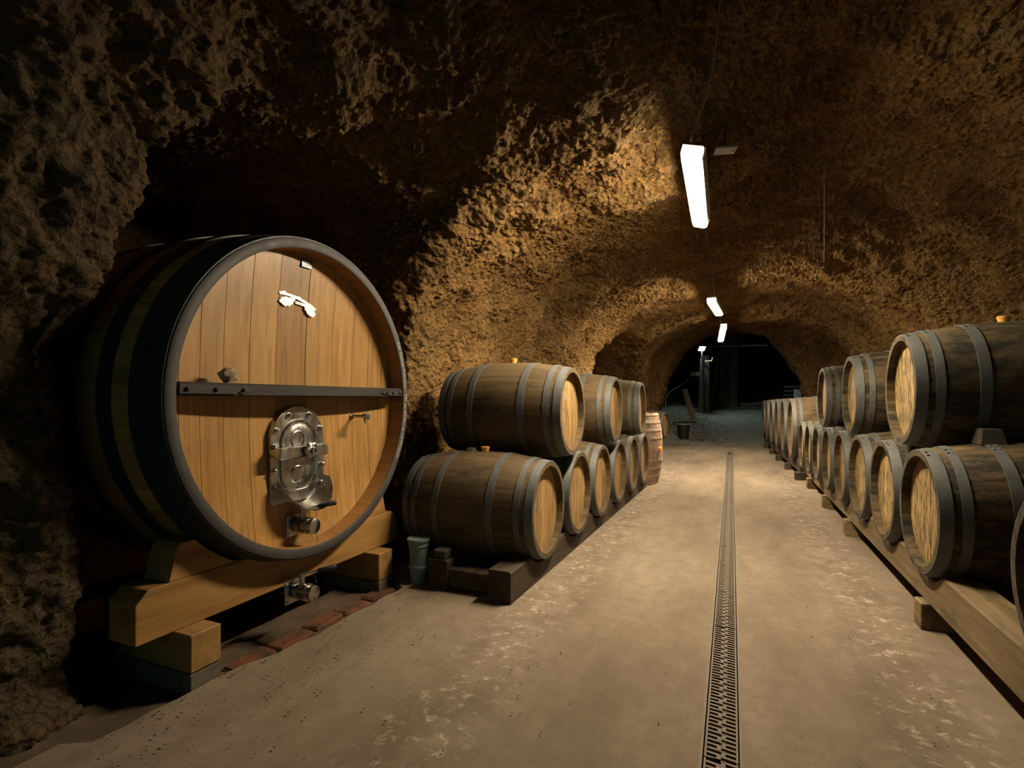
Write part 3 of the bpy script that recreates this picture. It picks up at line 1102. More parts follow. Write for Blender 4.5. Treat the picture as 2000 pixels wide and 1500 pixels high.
chock((-1.60, y - 0.03, z + RB - 0.012), (-1.54, y + 0.03, z + RB + 0.018), 0, 'thin wooden wedge on top of the nearest bottom barrel of the left stack')

# ------------------------------------------------------------------ the big cask
CX, CY, CZ = -1.87, 2.0, 1.085        # front plane, centre
CR, CRB, CL = 0.762, 0.815, 1.25
def build_cask():
    root = empty('wine_cask', (CX, CY, 0.0))
    tag(root, 'huge oak cask with amber plank head and dark painted hoops on a timber cradle', 'cask')
    def W(x, y, z):   # world -> local
        return (x - CX, y - CY, z)
    NS = 48
    da = math.pi / NS
    def R(x):         # x local, 0 at front, -CL at back
        t = 2 * (x + CL / 2) / CL
        return CR - 0.006 + (CRB - CR) * (1 - t * t)
    bm = bmesh.new()
    rows = []
    for k in range(11):
        x = -CL * k / 10
        r = R(x)
        ho, zo = r * math.sin(da), r * math.cos(da)
        rows.append([bm.verts.new((x, -ho, zo - .002)), bm.verts.new((x, -ho + .004, zo)), bm.verts.new((x, ho - .004, zo)), bm.verts.new((x, ho, zo - .002))])
    for a, b in zip(rows[:-1], rows[1:]):
        for k in range(3):
            bm.faces.new((a[k], b[k], b[k + 1], a[k + 1]))
    bmesh.ops.recalc_face_normals(bm, faces=bm.faces)
    me = bpy.data.meshes.new('stave')
    bm.normal_update()
    for f in bm.faces:
        if f.calc_center_median().z < 0 or f.normal.z < 0:
            f.normal_flip()
    bm.to_mesh(me)
    bm.free()
    me.shade_smooth()
    me.set_sharp_from_angle(angle=math.radians(25))
    me.materials.append(M['cask_stave'])
    for k in range(NS):
        o = bpy.data.objects.new('stave', me)
        link(o, root)
        o.location = (0, 0, CZ)
        o.rotation_euler = (2 * math.pi * k / NS, 0, 0)
    # front chime: dark end ring + oak inner face
    RI = CR - 0.050
    lathe('rim', [(-0.012, CR - 0.004), (0.0, CR - 0.006), (0.002, CR - 0.009), (0.002, RI + 0.003), (0.0, RI), (-0.006, RI)], (0, 0, CZ), (1, 0, 0), M['cask_rim'], root, 96, False, 40)
    lathe('rim_inner_face', [(-0.005, RI), (-0.16, RI - 0.004)], (0, 0, CZ), (1, 0, 0), M['cask_inner'], root, 96, False, 60)
    # hoops
    for (a, b) in ((0.004, 0.075), (0.080, 0.155), (0.245, 0.315), (0.43, 0.50), (0.75, 0.82), (0.935, 1.005), (1.10, 1.246)):
        pr = [(-a - (b - a) * i / 4, R(-a - (b - a) * i / 4) + 0.006) for i in range(5)]
        prof = [(pr[0][0], pr[0][1] - 0.007)] + pr + [(pr[-1][0], pr[-1][1] - 0.007)]
        lathe('hoop', prof, (0, 0, CZ), (1, 0, 0), M['cask_hoop'], root, 96, False, 40)
    lathe('back_head', [(-CL + 0.05, RI), (-CL + 0.10, RI)], (0, 0, CZ), (1, 0, 0), M['cask_stave'], root, 64)
    # small top vent on the barrel back
    lathe('top_valve', [(0, 0.02), (0.03, 0.02), (0.035, 0.012), (0.06, 0.012), (0.065, 0.022), (0.075, 0.022)], (-0.80, 0, CZ + R(-0.8) - 0.004), (0, 0, 1), M['iron'], root, 12)
    # concave head of vertical boards
    def hx(y, z):
        rr2 = (y * y + (z - CZ) ** 2) / (RI * RI)
        return -0.095 - 0.052 * (1 - min(rr2, 1.0))
    joints = [-RI, -0.630, -0.535, -0.420, -0.283, -0.128, 0.058, 0.245, 0.395, 0.520, 0.630, RI]
    for i in range(len(joints) - 1):
        y0, y1 = joints[i] + (0.0005 if i else 0), joints[i + 1] - (0.0005 if i < len(joints) - 2 else 0)
        bm = bmesh.new()
        nrow, cols = 14, [0, 0.0014, (y1 - y0) / 2, y1 - y0 - 0.0014, y1 - y0]
        grid = []
        proud = random.uniform(-0.0012, 0.0012)
        for ci, c in enumerate(cols):
            y = y0 + c
            hh = math.sqrt(max(RI * RI - y * y, 1e-6))
            grid.append([])
            for k in range(nrow + 1):
                z = CZ - hh + 2 * hh * k / nrow
                dx = -0.0012 if ci in (0, 4) else 0.0
                grid[-1].append(bm.verts.new((hx(y, z) + dx + proud, y, z)))
        for a, b in zip(grid[:-1], grid[1:]):
            for k in range(nrow):
                bm.faces.new((a[k], b[k], b[k + 1], a[k + 1]))
        ext = bmesh.ops.extrude_face_region(bm, geom=list(bm.faces))
        for v in [g for g in ext['geom'] if isinstance(g, bmesh.types.BMVert)]:
            v.co.x -= 0.03
        bmesh.ops.recalc_face_normals(bm, faces=bm.faces)
        mesh_obj('head_board', bm, M['cask_head'], root, 20)
    # crossbar with pointed iron straps
    z0, z1 = 1.092, 1.146
    half = RI - 0.012
    xf = -0.006
    bm = bmesh.new()
    vs = add_box(bm, (-0.085, -half, z0), (xf, half, z1), 0.006)
    bar = mesh_obj('crossbar', bm, M['bar'], root)
    def strap(ya, yb, tip):
        # outline in y,z with a pointed end at yb + tip
        zc, h = (z0 + z1) / 2, 0.017
        s = 1 if tip > 0 else -1
        out = [(ya, zc - h), (ya, zc + h), (yb, zc + h), (yb + s * 0.012, zc + h * 0.55), (yb + s * 0.03, zc + h * 1.0), (yb + tip, zc), (yb + s * 0.03, zc - h * 1.0), (yb + s * 0.012, zc - h * 0.55), (yb, zc - h)]
        st = prism('strap', out, xf - 0.001, xf + 0.006, M['iron'], bar)
        bs = [ya + (yb - ya) * f for f in ((0.12, 0.62) if tip > 0 else (0.15, 0.72))] + [yb + tip * 0.35]
        for yy in bs:
            lathe('bolt', [(0, 0.010), (0.006, 0.009), (0.010, 0.004), (0.011, 0.0005)], (xf + 0.006, yy, zc), (1, 0, 0), M['iron'], bar, 8)
    strap(-half + 0.002, -0.46, 0.10)
    strap(half - 0.002, 0.575, -0.075)
    # ---------------- steel hatch
    hxc = -0.127
    ha = empty('hatch')
    ha.parent = root
    def arch_outline(y0, y1, zb, zt, rcorner=0.02, n=16):
        r = (y1 - y0) / 2
        cy = (y0 + y1) / 2
        out = [(cy + r * math.cos(math.pi * k / n), zt - r + r * math.sin(math.pi * k / n)) for k in range(n + 1)]
        for (qx, qz, a0) in ((y0 + rcorner, zb + rcorner, math.pi), (y1 - rcorner, zb + rcorner, 1.5 * math.pi)):
            out += [(qx + rcorner * math.cos(a0 + k * math.pi / 8), qz + rcorner * math.sin(a0 + k * math.pi / 8)) for k in range(5)]
        return out
    def pill_outline(y0, y1, zb, zt, n=12, k2=0.8):
        r = (y1 - y0) / 2
        cy = (y0 + y1) / 2
        rb = r * k2
        out = [(cy + r * math.cos(math.pi * k / n), zt - r + r * math.sin(math.pi * k / n)) for k in range(n + 1)]
        out += [(y0 + rb + rb * math.cos(math.pi + k * math.pi / 2 / 6), zb + rb + rb * math.sin(math.pi + k * math.pi / 2 / 6)) for k in range(7)]
        out += [(y1 - rb + rb * math.cos(1.5 * math.pi + k * math.pi / 2 / 6), zb + rb + rb * math.sin(1.5 * math.pi + k * math.pi / 2 / 6)) for k in range(7)]
        return out
    py0, py1 = -0.187, 0.157
    pl = prism('frame_plate', arch_outline(py0, py1, 0.585, 1.046), hxc - 0.025, hxc + 0.014, M['steel'], root, 0.0015)
    # door: stacked outlines -> raised rim and dished face
    d0, d1, db, dt = -0.128, 0.100, 0.628, 0.985
    bm = bmesh.new()
    rings = []
    for (ins, x) in ((0.0, 0.013), (0.0, 0.022), (0.003, 0.026), (0.008, 0.026), (0.011, 0.022), (0.013, 0.017), (0.022, 0.016), (0.030, 0.020), (0.055, 0.022)):
        ol = pill_outline(d0 + ins, d1 - ins, db + ins, dt - ins)
        rings.append([bm.verts.new((hxc + x, y, z)) for y, z in ol])
    for a, b in zip(rings[:-1], rings[1:]):
        n = len(a)
        for k in range(n):
            bm.faces.new((a[k], a[(k + 1) % n], b[(k + 1) % n], b[k]))
    bm.faces.new(rings[-1])
    bmesh.ops.recalc_face_normals(bm, faces=bm.faces)
    door = mesh_obj('hatch_door', bm, M['steel'], root, 40)
    for zc in (0.885, 0.715):
        lathe('pressed_ring', [(0.0, 0.046), (0.004, 0.044), (0.006, 0.040), (0.001, 0.036), (0.0005, 0.0)], (hxc + 0.0215, -0.030, zc), (1, 0, 0), M['steel'], door, 28, False)
    # bolts round the plate
    for (y, z) in ((y_ + 0.035, z_) for y_, z_ in ((-0.115, 1.005), (0.015, 1.005), (-0.190, 0.935), (0.092, 0.935), (-0.205, 0.86), (0.105, 0.84), (-0.205, 0.745), (0.105, 0.745), (-0.195, 0.66), (0.09, 0.655))):
        lathe('bolt', [(0, 0.013), (0.004, 0.013), (0.005, 0.009), (0.018, 0.009), (0.020, 0.006)], (hxc + 0.0135, y, z), (1, 0, 0), M['steel'], pl, 10)
    box('maker_tag', (hxc + 0.0135, -0.040, 0.985), (hxc + 0.015, -0.013, 1.003), M['ink'], pl)
    # clamp bar + hand wheel
    cbm = bmesh.new()
    add_box(cbm, (hxc + 0.035, -0.190, 0.800), (hxc + 0.078, 0.122, 0.854), 0.005)
    cb_ = mesh_obj('clamp_bar', cbm, M['steel'], root)
    box('clamp_bracket', (hxc + 0.012, -0.188, 0.812), (hxc + 0.04, -0.171, 0.848), M['steel'], cb_, 0.002)
    box('clamp_bracket', (hxc + 0.012, 0.104, 0.812), (hxc + 0.04, 0.120, 0.848), M['steel'], cb_, 0.002)
    bm = bmesh.new()
    seg = 40
    prof = [(0.0, 0.8), (0.004, 0.96), (0.012, 1.0), (0.02, 0.96), (0.024, 0.8)]
    rg = []
    for t, q in prof:
        rg.append([])
        for k in range(seg):
            a = 2 * math.pi * k / seg
            r = 0.040 * q * (1 + 0.10 * math.cos(6 * a))
            rg[-1].append(bm.verts.new((hxc + 0.082 + t, -0.012 + r * math.cos(a), 0.832 + r * math.sin(a))))
    for a, b in zip(rg[:-1], rg[1:]):
        for k in range(seg):
            bm.faces.new((a[k], b[k], b[(k + 1) % seg], a[(k + 1) % seg]))
    bm.faces.new(rg[0])
    bm.faces.new(rg[-1][::-1])
    bmesh.ops.recalc_face_normals(bm, faces=bm.faces)
    hw = mesh_obj('hand_wheel', bm, M['steel'], cb_, 35)
    lathe('spindle', [(0.08, 0.012), (0.117, 0.012), (0.118, 0.018), (0.130, 0.018), (0.130, 0.009), (0.120, 0.009)], (hxc - 0.01, -0.012, 0.832), (1, 0, 0), M['steel'], cb_, 20)
    # pouring chute: half-bowl below the door
    bm = bmesh.new()
    n, mrow = 22, 6
    grid = []
    for j in range(mrow + 1):
        f = j / mrow
        row = []
        for k in range(n + 1):
            a = math.pi * (1.02 + 0.96 * k / n)
            r = 0.128 + 0.022 * f
            y = -0.008 + r * math.cos(a) * 1.05
            z = 0.705 - 0.012 * f + r * math.sin(a) * 1.0
            x = hxc + 0.012 + f * (0.035 + 0.095 * max(0.0, -math.sin(a)) ** 0.8)
            row.append(bm.verts.new((x, y, z)))
        grid.append(row)
    for a, b in zip(grid[:-1], grid[1:]):
        for k in range(n):
            bm.faces.new((a[k], a[k + 1], b[k + 1], b[k]))
    ext = bmesh.ops.solidify(bm, geom=list(bm.faces), thickness=0.002)
    bmesh.ops.recalc_face_normals(bm, faces=bm.faces)
    mesh_obj('pouring_chute', bm, M['steel'], root, 50)
    bpy.data.objects.remove(ha)
    # sampling tap
    ty, tz = 0.395, 0.985
    bx = hx(ty, tz)
    tp = lathe('sampling_tap', [(-0.01, 0.016), (0.006, 0.016), (0.007, 0.008), (0.075, 0.008), (0.076, 0.013), (0.105, 0.013), (0.106, 0.009), (0.118, 0.009)], (bx, ty, tz), (1, 0, 0), M['steel'], root, 16)
    tube('tap_spout', [(bx + 0.09, ty, tz + 0.018), (bx + 0.09, ty, tz - 0.02), (bx + 0.098, ty + 0.004, tz - 0.042)], [0.006, 0.007, 0.006], M['steel'], tp, 10)
    lathe('tap_knob', [(0.106, 0.017), (0.116, 0.018), (0.12, 0.014)], (bx, ty, tz), (1, 0, 0), M['steel'], tp, 12)
    # butterfly valves
    def valve(cx, cy, cz, plate_w, plate_h, back):
        v = prism('outlet_valve', [(cy - plate_w / 2, cz - plate_h / 2), (cy + plate_w / 2, cz - plate_h / 2), (cy + plate_w / 2, cz + plate_h / 2), (cy - plate_w / 2, cz + plate_h / 2)], cx, cx + 0.008, M['steel'], root, 0.0015)
        lathe('valve_body', [(-back, 0.026), (0.02, 0.026), (0.021, 0.036), (0.034, 0.038), (0.05, 0.038), (0.051, 0.030), (0.06, 0.030), (0.061, 0.040), (0.085, 0.040), (0.086, 0.032), (0.10, 0.032), (0.101, 0.036), (0.118, 0.036), (0.121, 0.030)], (cx, cy + 0.01, cz), (1, 0, 0), M['steel'], v, 24)
        lathe('valve_neck', [(0.03, 0.013), (0.075, 0.013), (0.076, 0.017), (0.084, 0.017)], (cx + 0.043, cy + 0.01, cz), (0, 0, 1), M['steel'], v, 14)
        p0 = Vector((cx + 0.043, cy + 0.01, cz + 0.079))
        dirv = Vector((0.62, 0.70, 0.10)).normalized()
        tube('lever', [p0, p0 + dirv * 0.075], 0.006, M['steel'], v, 8)
        tube('lever_grip', [p0 + dirv * 0.07, p0 + dirv * 0.076, p0 + dirv * 0.150, p0 + dirv * 0.156], [0.008, 0.011, 0.012, 0.008], M['rubber'], v, 10)
        tube('chain', [p0 + dirv * 0.04, p0 + dirv * 0.055 + Vector((0.01, 0, -0.03)), Vector((cx + 0.10, cy + 0.04, cz + 0.04))], 0.0015, M['steel'], v, 5)
        tube('chain', [Vector((cx + 0.122, cy + 0.01, cz - 0.01)), Vector((cx + 0.126, cy + 0.015, cz - 0.05)), Vector((cx + 0.125, cy + 0.018, cz - 0.075))], 0.0018, M['steel'], v, 5)
        for sy in (-1, 1):
            for sz in (-1, 1):
                lathe('bolt', [(0, 0.007), (0.006, 0.007), (0.007, 0.004)], (cx + 0.0075, cy + sy * (plate_w / 2 - 0.012), cz + sz * (plate_h / 2 - 0.012)), (1, 0, 0), M['steel'], v, 6)
        return v
    valve(hx(-0.03, 0.475) + 0.001, -0.045, 0.470, 0.115, 0.10, 0.01)
    valve(-0.055, -0.105, 0.175, 0.115, 0.105, 0.36)
    # plaque
    px = hx(0.0, 1.775) + 0.001
    pq = box('plaque', (px - 0.004, -0.012, 1.735), (px + 0.0035, 0.052, 1.778), M['plaque'], root)
    for zz, w in ((1.768, 0.022), (1.760, 0.024), (1.752, 0.014), (1.745, 0.020)):
        box('print_line', (px + 0.0034, 0.020 - w, zz - 0.0015), (px + 0.0040, 0.020 + w, zz + 0.0015), M['pale_paint'], pq)
    # oak-branch emblem cut from white sheet, with the letters M G
    def em(pts):
        out = []
        for a, b in pts:
            out.append(((a - 490) * 0.000533 - 0.134, 1.600 - (b - 570) * 0.00041))
        return out
    ex = hx(0.0, 1.57) + 0.004
    branch = [(492, 588), (520, 584), (545, 573), (568, 572), (575, 588), (640, 594), (700, 602), (738, 600), (748, 614), (820, 640), (900, 678), (942, 712), (935, 722), (880, 700), (800, 668), (720, 642), (640, 624), (560, 618), (500, 620)]
    eb = prism('emblem', em(branch), ex, ex + 0.003, M['white_metal'], root)
    eb['label'] = 'white cut-metal oak branch emblem'
    leaf_l = [(575, 630), (600, 640), (630, 628), (660, 636), (685, 628), (672, 655), (660, 672), (652, 708), (640, 712), (632, 704), (624, 732), (606, 744), (592, 728), (572, 752), (552, 740), (540, 742), (524, 722), (498, 712), (494, 690), (512, 672), (520, 652), (548, 645)]
    leaf_r = [(768, 668), (800, 672), (840, 682), (880, 692), (905, 702), (922, 722), (918, 746), (934, 768), (922, 796), (904, 818), (884, 808), (868, 816), (846, 796), (826, 788), (818, 760), (796, 744), (798, 716), (780, 700)]
    prism('emblem_leaf', em(leaf_l), ex, ex + 0.0028, M['white_metal'], eb)
    prism('emblem_leaf', em(leaf_r), ex, ex + 0.0028, M['white_metal'], eb)
    prism('emblem_banner', em([(672, 655), (770, 672), (778, 706), (680, 690)]), ex, ex + 0.0026, M['white_metal'], eb)
    me = text_mesh('M G', 0.020)
    for v in me.vertices:
        a, b = v.co.x, v.co.y
        v.co = (ex + 0.0031, -0.034 + a, 1.5525 - 0.14 * a + b)
    me.materials.clear()
    me.materials.append(M['ink'])
    link(bpy.data.objects.new('emblem_letters', me), eb)
    # handwritten chalk line on the rim, reading downwards on the right
    me = text_mesh('Les Terres Tournies - Mis en foudre le 13/00/2020', 0.030, 0.25)
    xs = [v.co.x for v in me.vertices]
    x_max = max(xs)
    a0, a1 = math.radians(27.5), math.radians(-29.0)
    rr0 = RI + 0.012
    for v in me.vertices:
        f = v.co.x / x_max
        a = a0 + (a1 - a0) * f
        r = rr0 + v.co.y + 0.003 * math.sin(f * 31)
        v.co = (0.0028, r * math.cos(a), CZ + r * math.sin(a))
    me.materials.clear()
    me.materials.append(M['chalk'])
    ct = bpy.data.objects.new('chalk_writing', me)
    ct['label'] = 'white handwriting along the dark rim'
    link(ct, root)
    return root
cask = build_cask()

def build_cradle():
    root = empty('cask_cradle', (-2.05, 2.0, 0.0))
    tag(root, 'amber oak cradle of thick beams and blocks carrying the huge cask', 'cradle')
    ox, oy = -2.05, 2.0
    def saddle(x0, x1):
        # lower beam with chamfered upper corners, then curved saddles
        z0, z1 = 0.196, 0.386
        ya, yb = 1.205, 2.775
        ch = 0.045
        out = [(ya, z0), (yb, z0), (yb, z1 - ch), (yb - ch, z1), (ya + ch, z1), (ya, z1 - ch)]
        prism('beam', [(y - oy, z) for y, z in out], x0 - ox, x1 - ox, M['beam'], root, 0.004)
        Rr = CR + 0.034
        for s in (-1, 1):
            arc = []
            for k in range(15):
                yy = 0.555 - (0.555 - 0.30) * k / 14
                arc.append((s * yy, CZ - math.sqrt(Rr * Rr - yy * yy)))
            arc = [(y, z) for y, z in arc if z > 0.388]
            zt = arc[0][1] + 0.012
            o2 = [(s * 0.672, 0.3862), (s * 0.640, zt - 0.018), (s * 0.622, zt), (s * 0.565, zt)] + arc + [(s * 0.33, 0.3862)]
            prism('saddle_block', o2, x0 - ox + 0.004, x1 - ox - 0.004, M['beam'], root, 0.003)
    saddle(-2.12, -1.965)
    saddle(-2.98, -2.83)
    for (y, zb, zt) in ((1.345, 0.052, 0.1955), (2.476, 0.040, 0.1955)):
        box('foot_block', (-2.30 - ox, y - oy, zb), (-1.872 - ox, y + 0.128 - oy, zt), M['block'], root, 0.004)
        box('foot_block', (-3.05 - ox, y - oy, zb), (-2.62 - ox, y + 0.128 - oy, zt), M['block'], root, 0.004)
        box('base_plank', (-2.30 - ox, y - 0.002 - oy, -0.03), (-1.870 - ox, y + 0.124 - oy, zb - 0.004), M['plank'], root, 0.003)
    return root
build_cradle()

# stone lying on the crossbar
bm = bmesh.new()
bmesh.ops.create_icosphere(bm, subdivisions=3, radius=0.035)
for v in bm.verts:
    n = mnoise.noise(v.co * 55)
    v.co = Vector((v.co.x * 0.9, v.co.y * 1.05, v.co.z * 0.85)) * (1 + 0.32 * n)
mz = min(v.co.z for v in bm.verts)
tag(mesh_obj('stone', bm, M['stone'], None, 40, (CX - 0.045, 1.540, 1.1465 - mz)), 'small rough stone resting on the crossbar of the huge cask', 'stone')

# ------------------------------------------------------------------ pails beside the rack
def pail(name, loc, r0, r1, h, mat, label, group, rim=0.006):
    root = empty(name, loc)
    tag(root, label, 'bucket', group)
    lathe('body', [(0.0, r0), (h * 0.72, r0 + (r1 - r0) * 0.72), (h * 0.73, r1 + 0.003), (h * 0.76, r1 + 0.003), (h * 0.77, r1 - 0.001), (h, r1)], (0, 0, 0), (0, 0, 1), mat, root, 28)
    lathe('rim', [(h - 0.012, r1 + 0.001), (h - 0.012, r1 + rim), (h + 0.002, r1 + rim), (h + 0.002, r1 - 0.002)], (0, 0, 0), (0, 0, 1), mat, root, 28, False)
    return root
pail('plastic_pail', (-1.725, 2.66, 0.001), 0.046, 0.055, 0.105, M['pail'], 'lower dirty white plastic pail standing between cradle and rack', 'stacked pails')
pail('plastic_pail', (-1.725, 2.66, 0.109), 0.050, 0.062, 0.150, M['pail'], 'upper dirty white plastic pail stacked between cradle and rack', 'stacked pails')

# bricks edging the slab at the alcove
bxl = empty('brick_edging', (-1.84, 2.0, 0))
tag(bxl, 'sunken reddish bricks edging the slab in front of the cask', 'bricks')
for k in range(5):
    b = box('brick', (-0.05, -0.10, -0.035), (0.05, 0.10, 0.018), M['brick'], bxl, 0.01, jit=0.003)
    b.location = (-0.035 + random.uniform(-.012, .012), -0.38 + 0.212 * k, -0.031 + random.uniform(-.006, .004))
    b.rotation_euler = (random.uniform(-.05, .05), random.uniform(-.08, .08), random.uniform(-.08, .08))

# ------------------------------------------------------------------ lamps
def batten(loc, rot, label, glow, first=False):
    root = empty('tube_lamp', loc, rot)
    tag(root, label, 'lamp', 'strip lamps along the vault')
    L = 1.22
    # housing above, lit diffuser tray below
    bm = bmesh.new()
    add_box(bm, (-0.058, -L / 2 + 0.07, -0.041), (0.058, L / 2 - 0.07, 0.030), 0.004)
    mesh_obj('housing', bm, M['lamp_body'], root)
    out_t = [(-0.053, -0.030), (-0.052, -0.046), (-0.044, -0.056), (-0.034, -0.061), (0.034, -0.061), (0.044, -0.056), (0.052, -0.046), (0.053, -0.030)]
    bm = bmesh.new()
    a = [bm.verts.new((x, -L / 2 + 0.07, z - 0.0006)) for x, z in out_t]
    b = [bm.verts.new((x, L / 2 - 0.07, z - 0.0006)) for x, z in out_t]
    n = len(a)
    for k in range(n - 1):
        bm.faces.new((a[k], a[k + 1], b[k + 1], b[k]))
    bm.faces.new((a[0], b[0], b[-1], a[-1]))
    bmesh.ops.recalc_face_normals(bm, faces=bm.faces)
    mesh_obj('diffuser', bm, glow, root, 50)
    for s in (-1, 1):
        bm = bmesh.new()
        e0 = s * (L / 2 - 0.0699)
        e1 = s * (L / 2 - 0.006)
        e2 = s * (L / 2)
        rings = []
        out_e = [(-0.053, 0.004)] + out_t + [(0.053, 0.004)]
        n = len(out_e)
        for y, q in ((e0, 1.0), (e1, 1.0), (e2, 0.90)):
            rings.append([bm.verts.new((x * q, y, -0.020 + (z + 0.020) * q - 0.0006)) for x, z in out_e])
        for p, q in zip(rings[:-1], rings[1:]):
            for k in range(n):
                bm.faces.new((p[k], p[(k + 1) % n], q[(k + 1) % n], q[k]))
        bm.faces.new(rings[-1])
        bmesh.ops.recalc_face_normals(bm, faces=bm.faces)
        mesh_obj('end_cap', bm, M['lamp_glow_end'], root, 50)
        for sx in (-0.020, 0.020):
            pts = [(sx + 0.009 * math.cos(t), s * (L / 2 - 0.02), 0.042 + 0.009 * math.sin(t)) for t in [k * 0.5 - 1.2 for k in range(12)]]
            tube('hook', pts, 0.0018, M['brass'], root, 6)
        tube('hanger', [(0, s * (L / 2 - 0.10), 0.03), (0.004, s * (L / 2 - 0.10), 0.30)], 0.002, M['cable'], root, 5)
    return root
batten((-0.215, 3.50, 2.40), (0, 0.27, 0.02), 'nearest lit strip lamp hanging below the vault', M['lamp_glow'])
batten((-0.245, 7.62, 2.345), (0.01, 0, -0.05), 'second lit strip lamp farther down the tunnel', M['lamp_glow_second'])
batten((-0.235, 11.0, 2.385), (-0.12, 0, 0.07), 'farthest tilted strip lamp before the dark archway', M['lamp_glow_far'])
# cable along the vault
tag(tube('power_cable', spline([(0.02, 1.2, 2.58), (-0.06, 2.2, 2.56), (-0.11, 2.62, 2.55), (-0.17, 2.84, 2.52), (-0.205, 2.90, 2.48), (-0.215, 2.93, 2.44)], 8), 0.006, M['cable'], None, 6), 'dark cable drooping from the vault to the nearest strip lamp', 'cable')
tag(tube('power_cable', spline([(-0.215, 4.10, 2.43), (-0.22, 4.5, 2.49), (-0.235, 5.2, 2.53), (-0.24, 6.2, 2.53), (-0.24, 6.8, 2.46), (-0.24, 7.02, 2.40)], 8), 0.006, M['cable'], None, 6), 'dark cable running along the vault between first and second strip lamps', 'cable')
tag(tube('power_cable', spline([(-0.24, 8.23, 2.38), (-0.24, 8.8, 2.50), (-0.24, 9.8, 2.52), (-0.25, 10.4, 2.50)], 8), 0.006, M['cable'], None, 6), 'dark cable between the second and farthest strip lamps', 'cable')
jb = empty('junction_plate', (-0.055, 3.36, 2.545))
tag(jb, 'small pale plate fixed beside the nearest strip lamp', 'plate')
box('plate', (-0.06, -0.045, 0), (0.06, 0.045, 0.012), M['lamp_body'], jb, 0.003, Matrix.Rotation(0.25, 4, 'Z'))
tube('stem', [(0, 0, 0.012), (0, 0, 0.25)], 0.006, M['cable'], jb, 6)
lathe('screw', [(-0.003, 0.005), (0.0, 0.006)], (0.045, 0.008, 0.0), (0, 0, 1), M['ink'], jb, 8)

# dangling root
tag(tube('dangling_root', [(0.62, 4.6, 2.85), (0.621, 4.6, 2.4), (0.62, 4.61, 2.12)], 0.0022, M['stone'], None, 5), 'thin pale root dangling from the vault right of the lamps', 'root')

# ------------------------------------------------------------------ far end
def prop_z(x, y):
    return ramp_z(x, y)
bk = empty('black_bucket', (-1.20, 13.9, ramp_z(-1.20, 13.9) - 0.01))
tag(bk, 'black plastic bucket standing at the foot of the far ramp', 'bucket')
lathe('body', [(0.0, 0.12), (0.37, 0.16), (0.37, 0.15), (0.02, 0.11)], (0, 0, 0), (0, 0, 1), M['black_plastic'], bk, 28, False)
lathe('bottom', [(0.0, 0.119), (0.02, 0.112)], (0, 0, 0), (0, 0, 1), M['black_plastic'], bk, 28)
lathe('rim', [(0.355, 0.16), (0.355, 0.168), (0.378, 0.168), (0.378, 0.15)], (0, 0, 0), (0, 0, 1), M['pail'], bk, 28, False)

def at_v(u, v_y, y):
    """world point on the plane Y=y seen through picture point (u, v_y) of the 2000x1500 frame"""
    a, b = (u - 1000) / 1030.0, (780 - v_y) / 1030.0
    s, c = math.sin(YAW), math.cos(YAW)
    d = Vector((-s + a * c, c + a * s, b))
    return Vector((0, 0, CAM_H)) + d * (y / d.y)

p0, p1 = at_v(1356, 834, 16.2), at_v(1337, 770, 16.4)
g = ramp_z(p0.x, p0.y)
p1.z += g - p0.z
p0.z = g
bm = bmesh.new()
dv = (p1 - p0)
add_tube(bm, [p0, p1], 0.075, 4)
tag(mesh_obj('leaning_board', bm, M['stave_pale']), 'pale board leaning against the dark left jamb', 'board')

def post(name, u0, vb, u1, vt, y, r, mat, label, seg=4, sink=0.1):
    a, b = at_v(u0, vb, y), at_v(u1, vt, y)
    a.z = min(a.z, ramp_z(a.x, a.y)) - sink
    pts = [a + (b - a) * k / 8 for k in range(9)]
    if seg > 4:
        pts = [p + Vector((0.02 * mnoise.noise(Vector((k, 1, 2))), 0, 0)) for k, p in enumerate(pts)]
    o = tube(name, pts, [r * (1.15 - 0.25 * k / 8) if seg > 4 else r for k in range(9)], mat, None, seg, 30)
    return tag(o, label, 'post')
trunk = post('tree_trunk_post', 1368, 800, 1372, 700, 18.5, 0.085, M['old_timber'], 'rough trunk post below the cold floodlight', 9)
sq_post = post('timber_post', 1379, 790, 1379, 695, 18.9, 0.10, M['old_timber'], 'grey squared post with a pale bracket beside the trunk post')
post('timber_post', 1419, 778, 1418, 640, 21.0, 0.22, M['dark_timber'], 'broad dark timber column left half of a pair')
post('timber_post', 1432, 780, 1432, 640, 20.6, 0.14, M['dark_timber'], 'narrower dark timber column right half of a pair')
a, b = at_v(1388, 762, 20.0), at_v(1403, 700, 20.0)
a.z = ramp_z(a.x, a.y)
tag(tube('leaning_stick', [a, b], 0.025, M['old_timber'], None, 6), 'thin stick leaning behind the squared post', 'stick')
a, b = at_v(1372, 706, 18.7), at_v(1390, 705, 18.7)
tube('bracket', [a, b, b + Vector((0.03, 0, 0.11))], 0.025, M['stone'], sq_post, 6)
a, b = at_v(1340, 678, 19.3), at_v(1500, 674, 19.3)
tag(tube('roof_beam', [a, (a + b) / 2, b], 0.03, M['old_timber'], None, 4), 'thin horizontal pole spanning the dark chamber', 'pole')
a, b = at_v(1349, 728, 18.9), at_v(1368, 730, 18.9)
box('cross_board', (a.x, a.y - 0.05, a.z - 0.12), (b.x, b.y + 0.05, b.z + 0.06), M['old_timber'], trunk, 0.01)
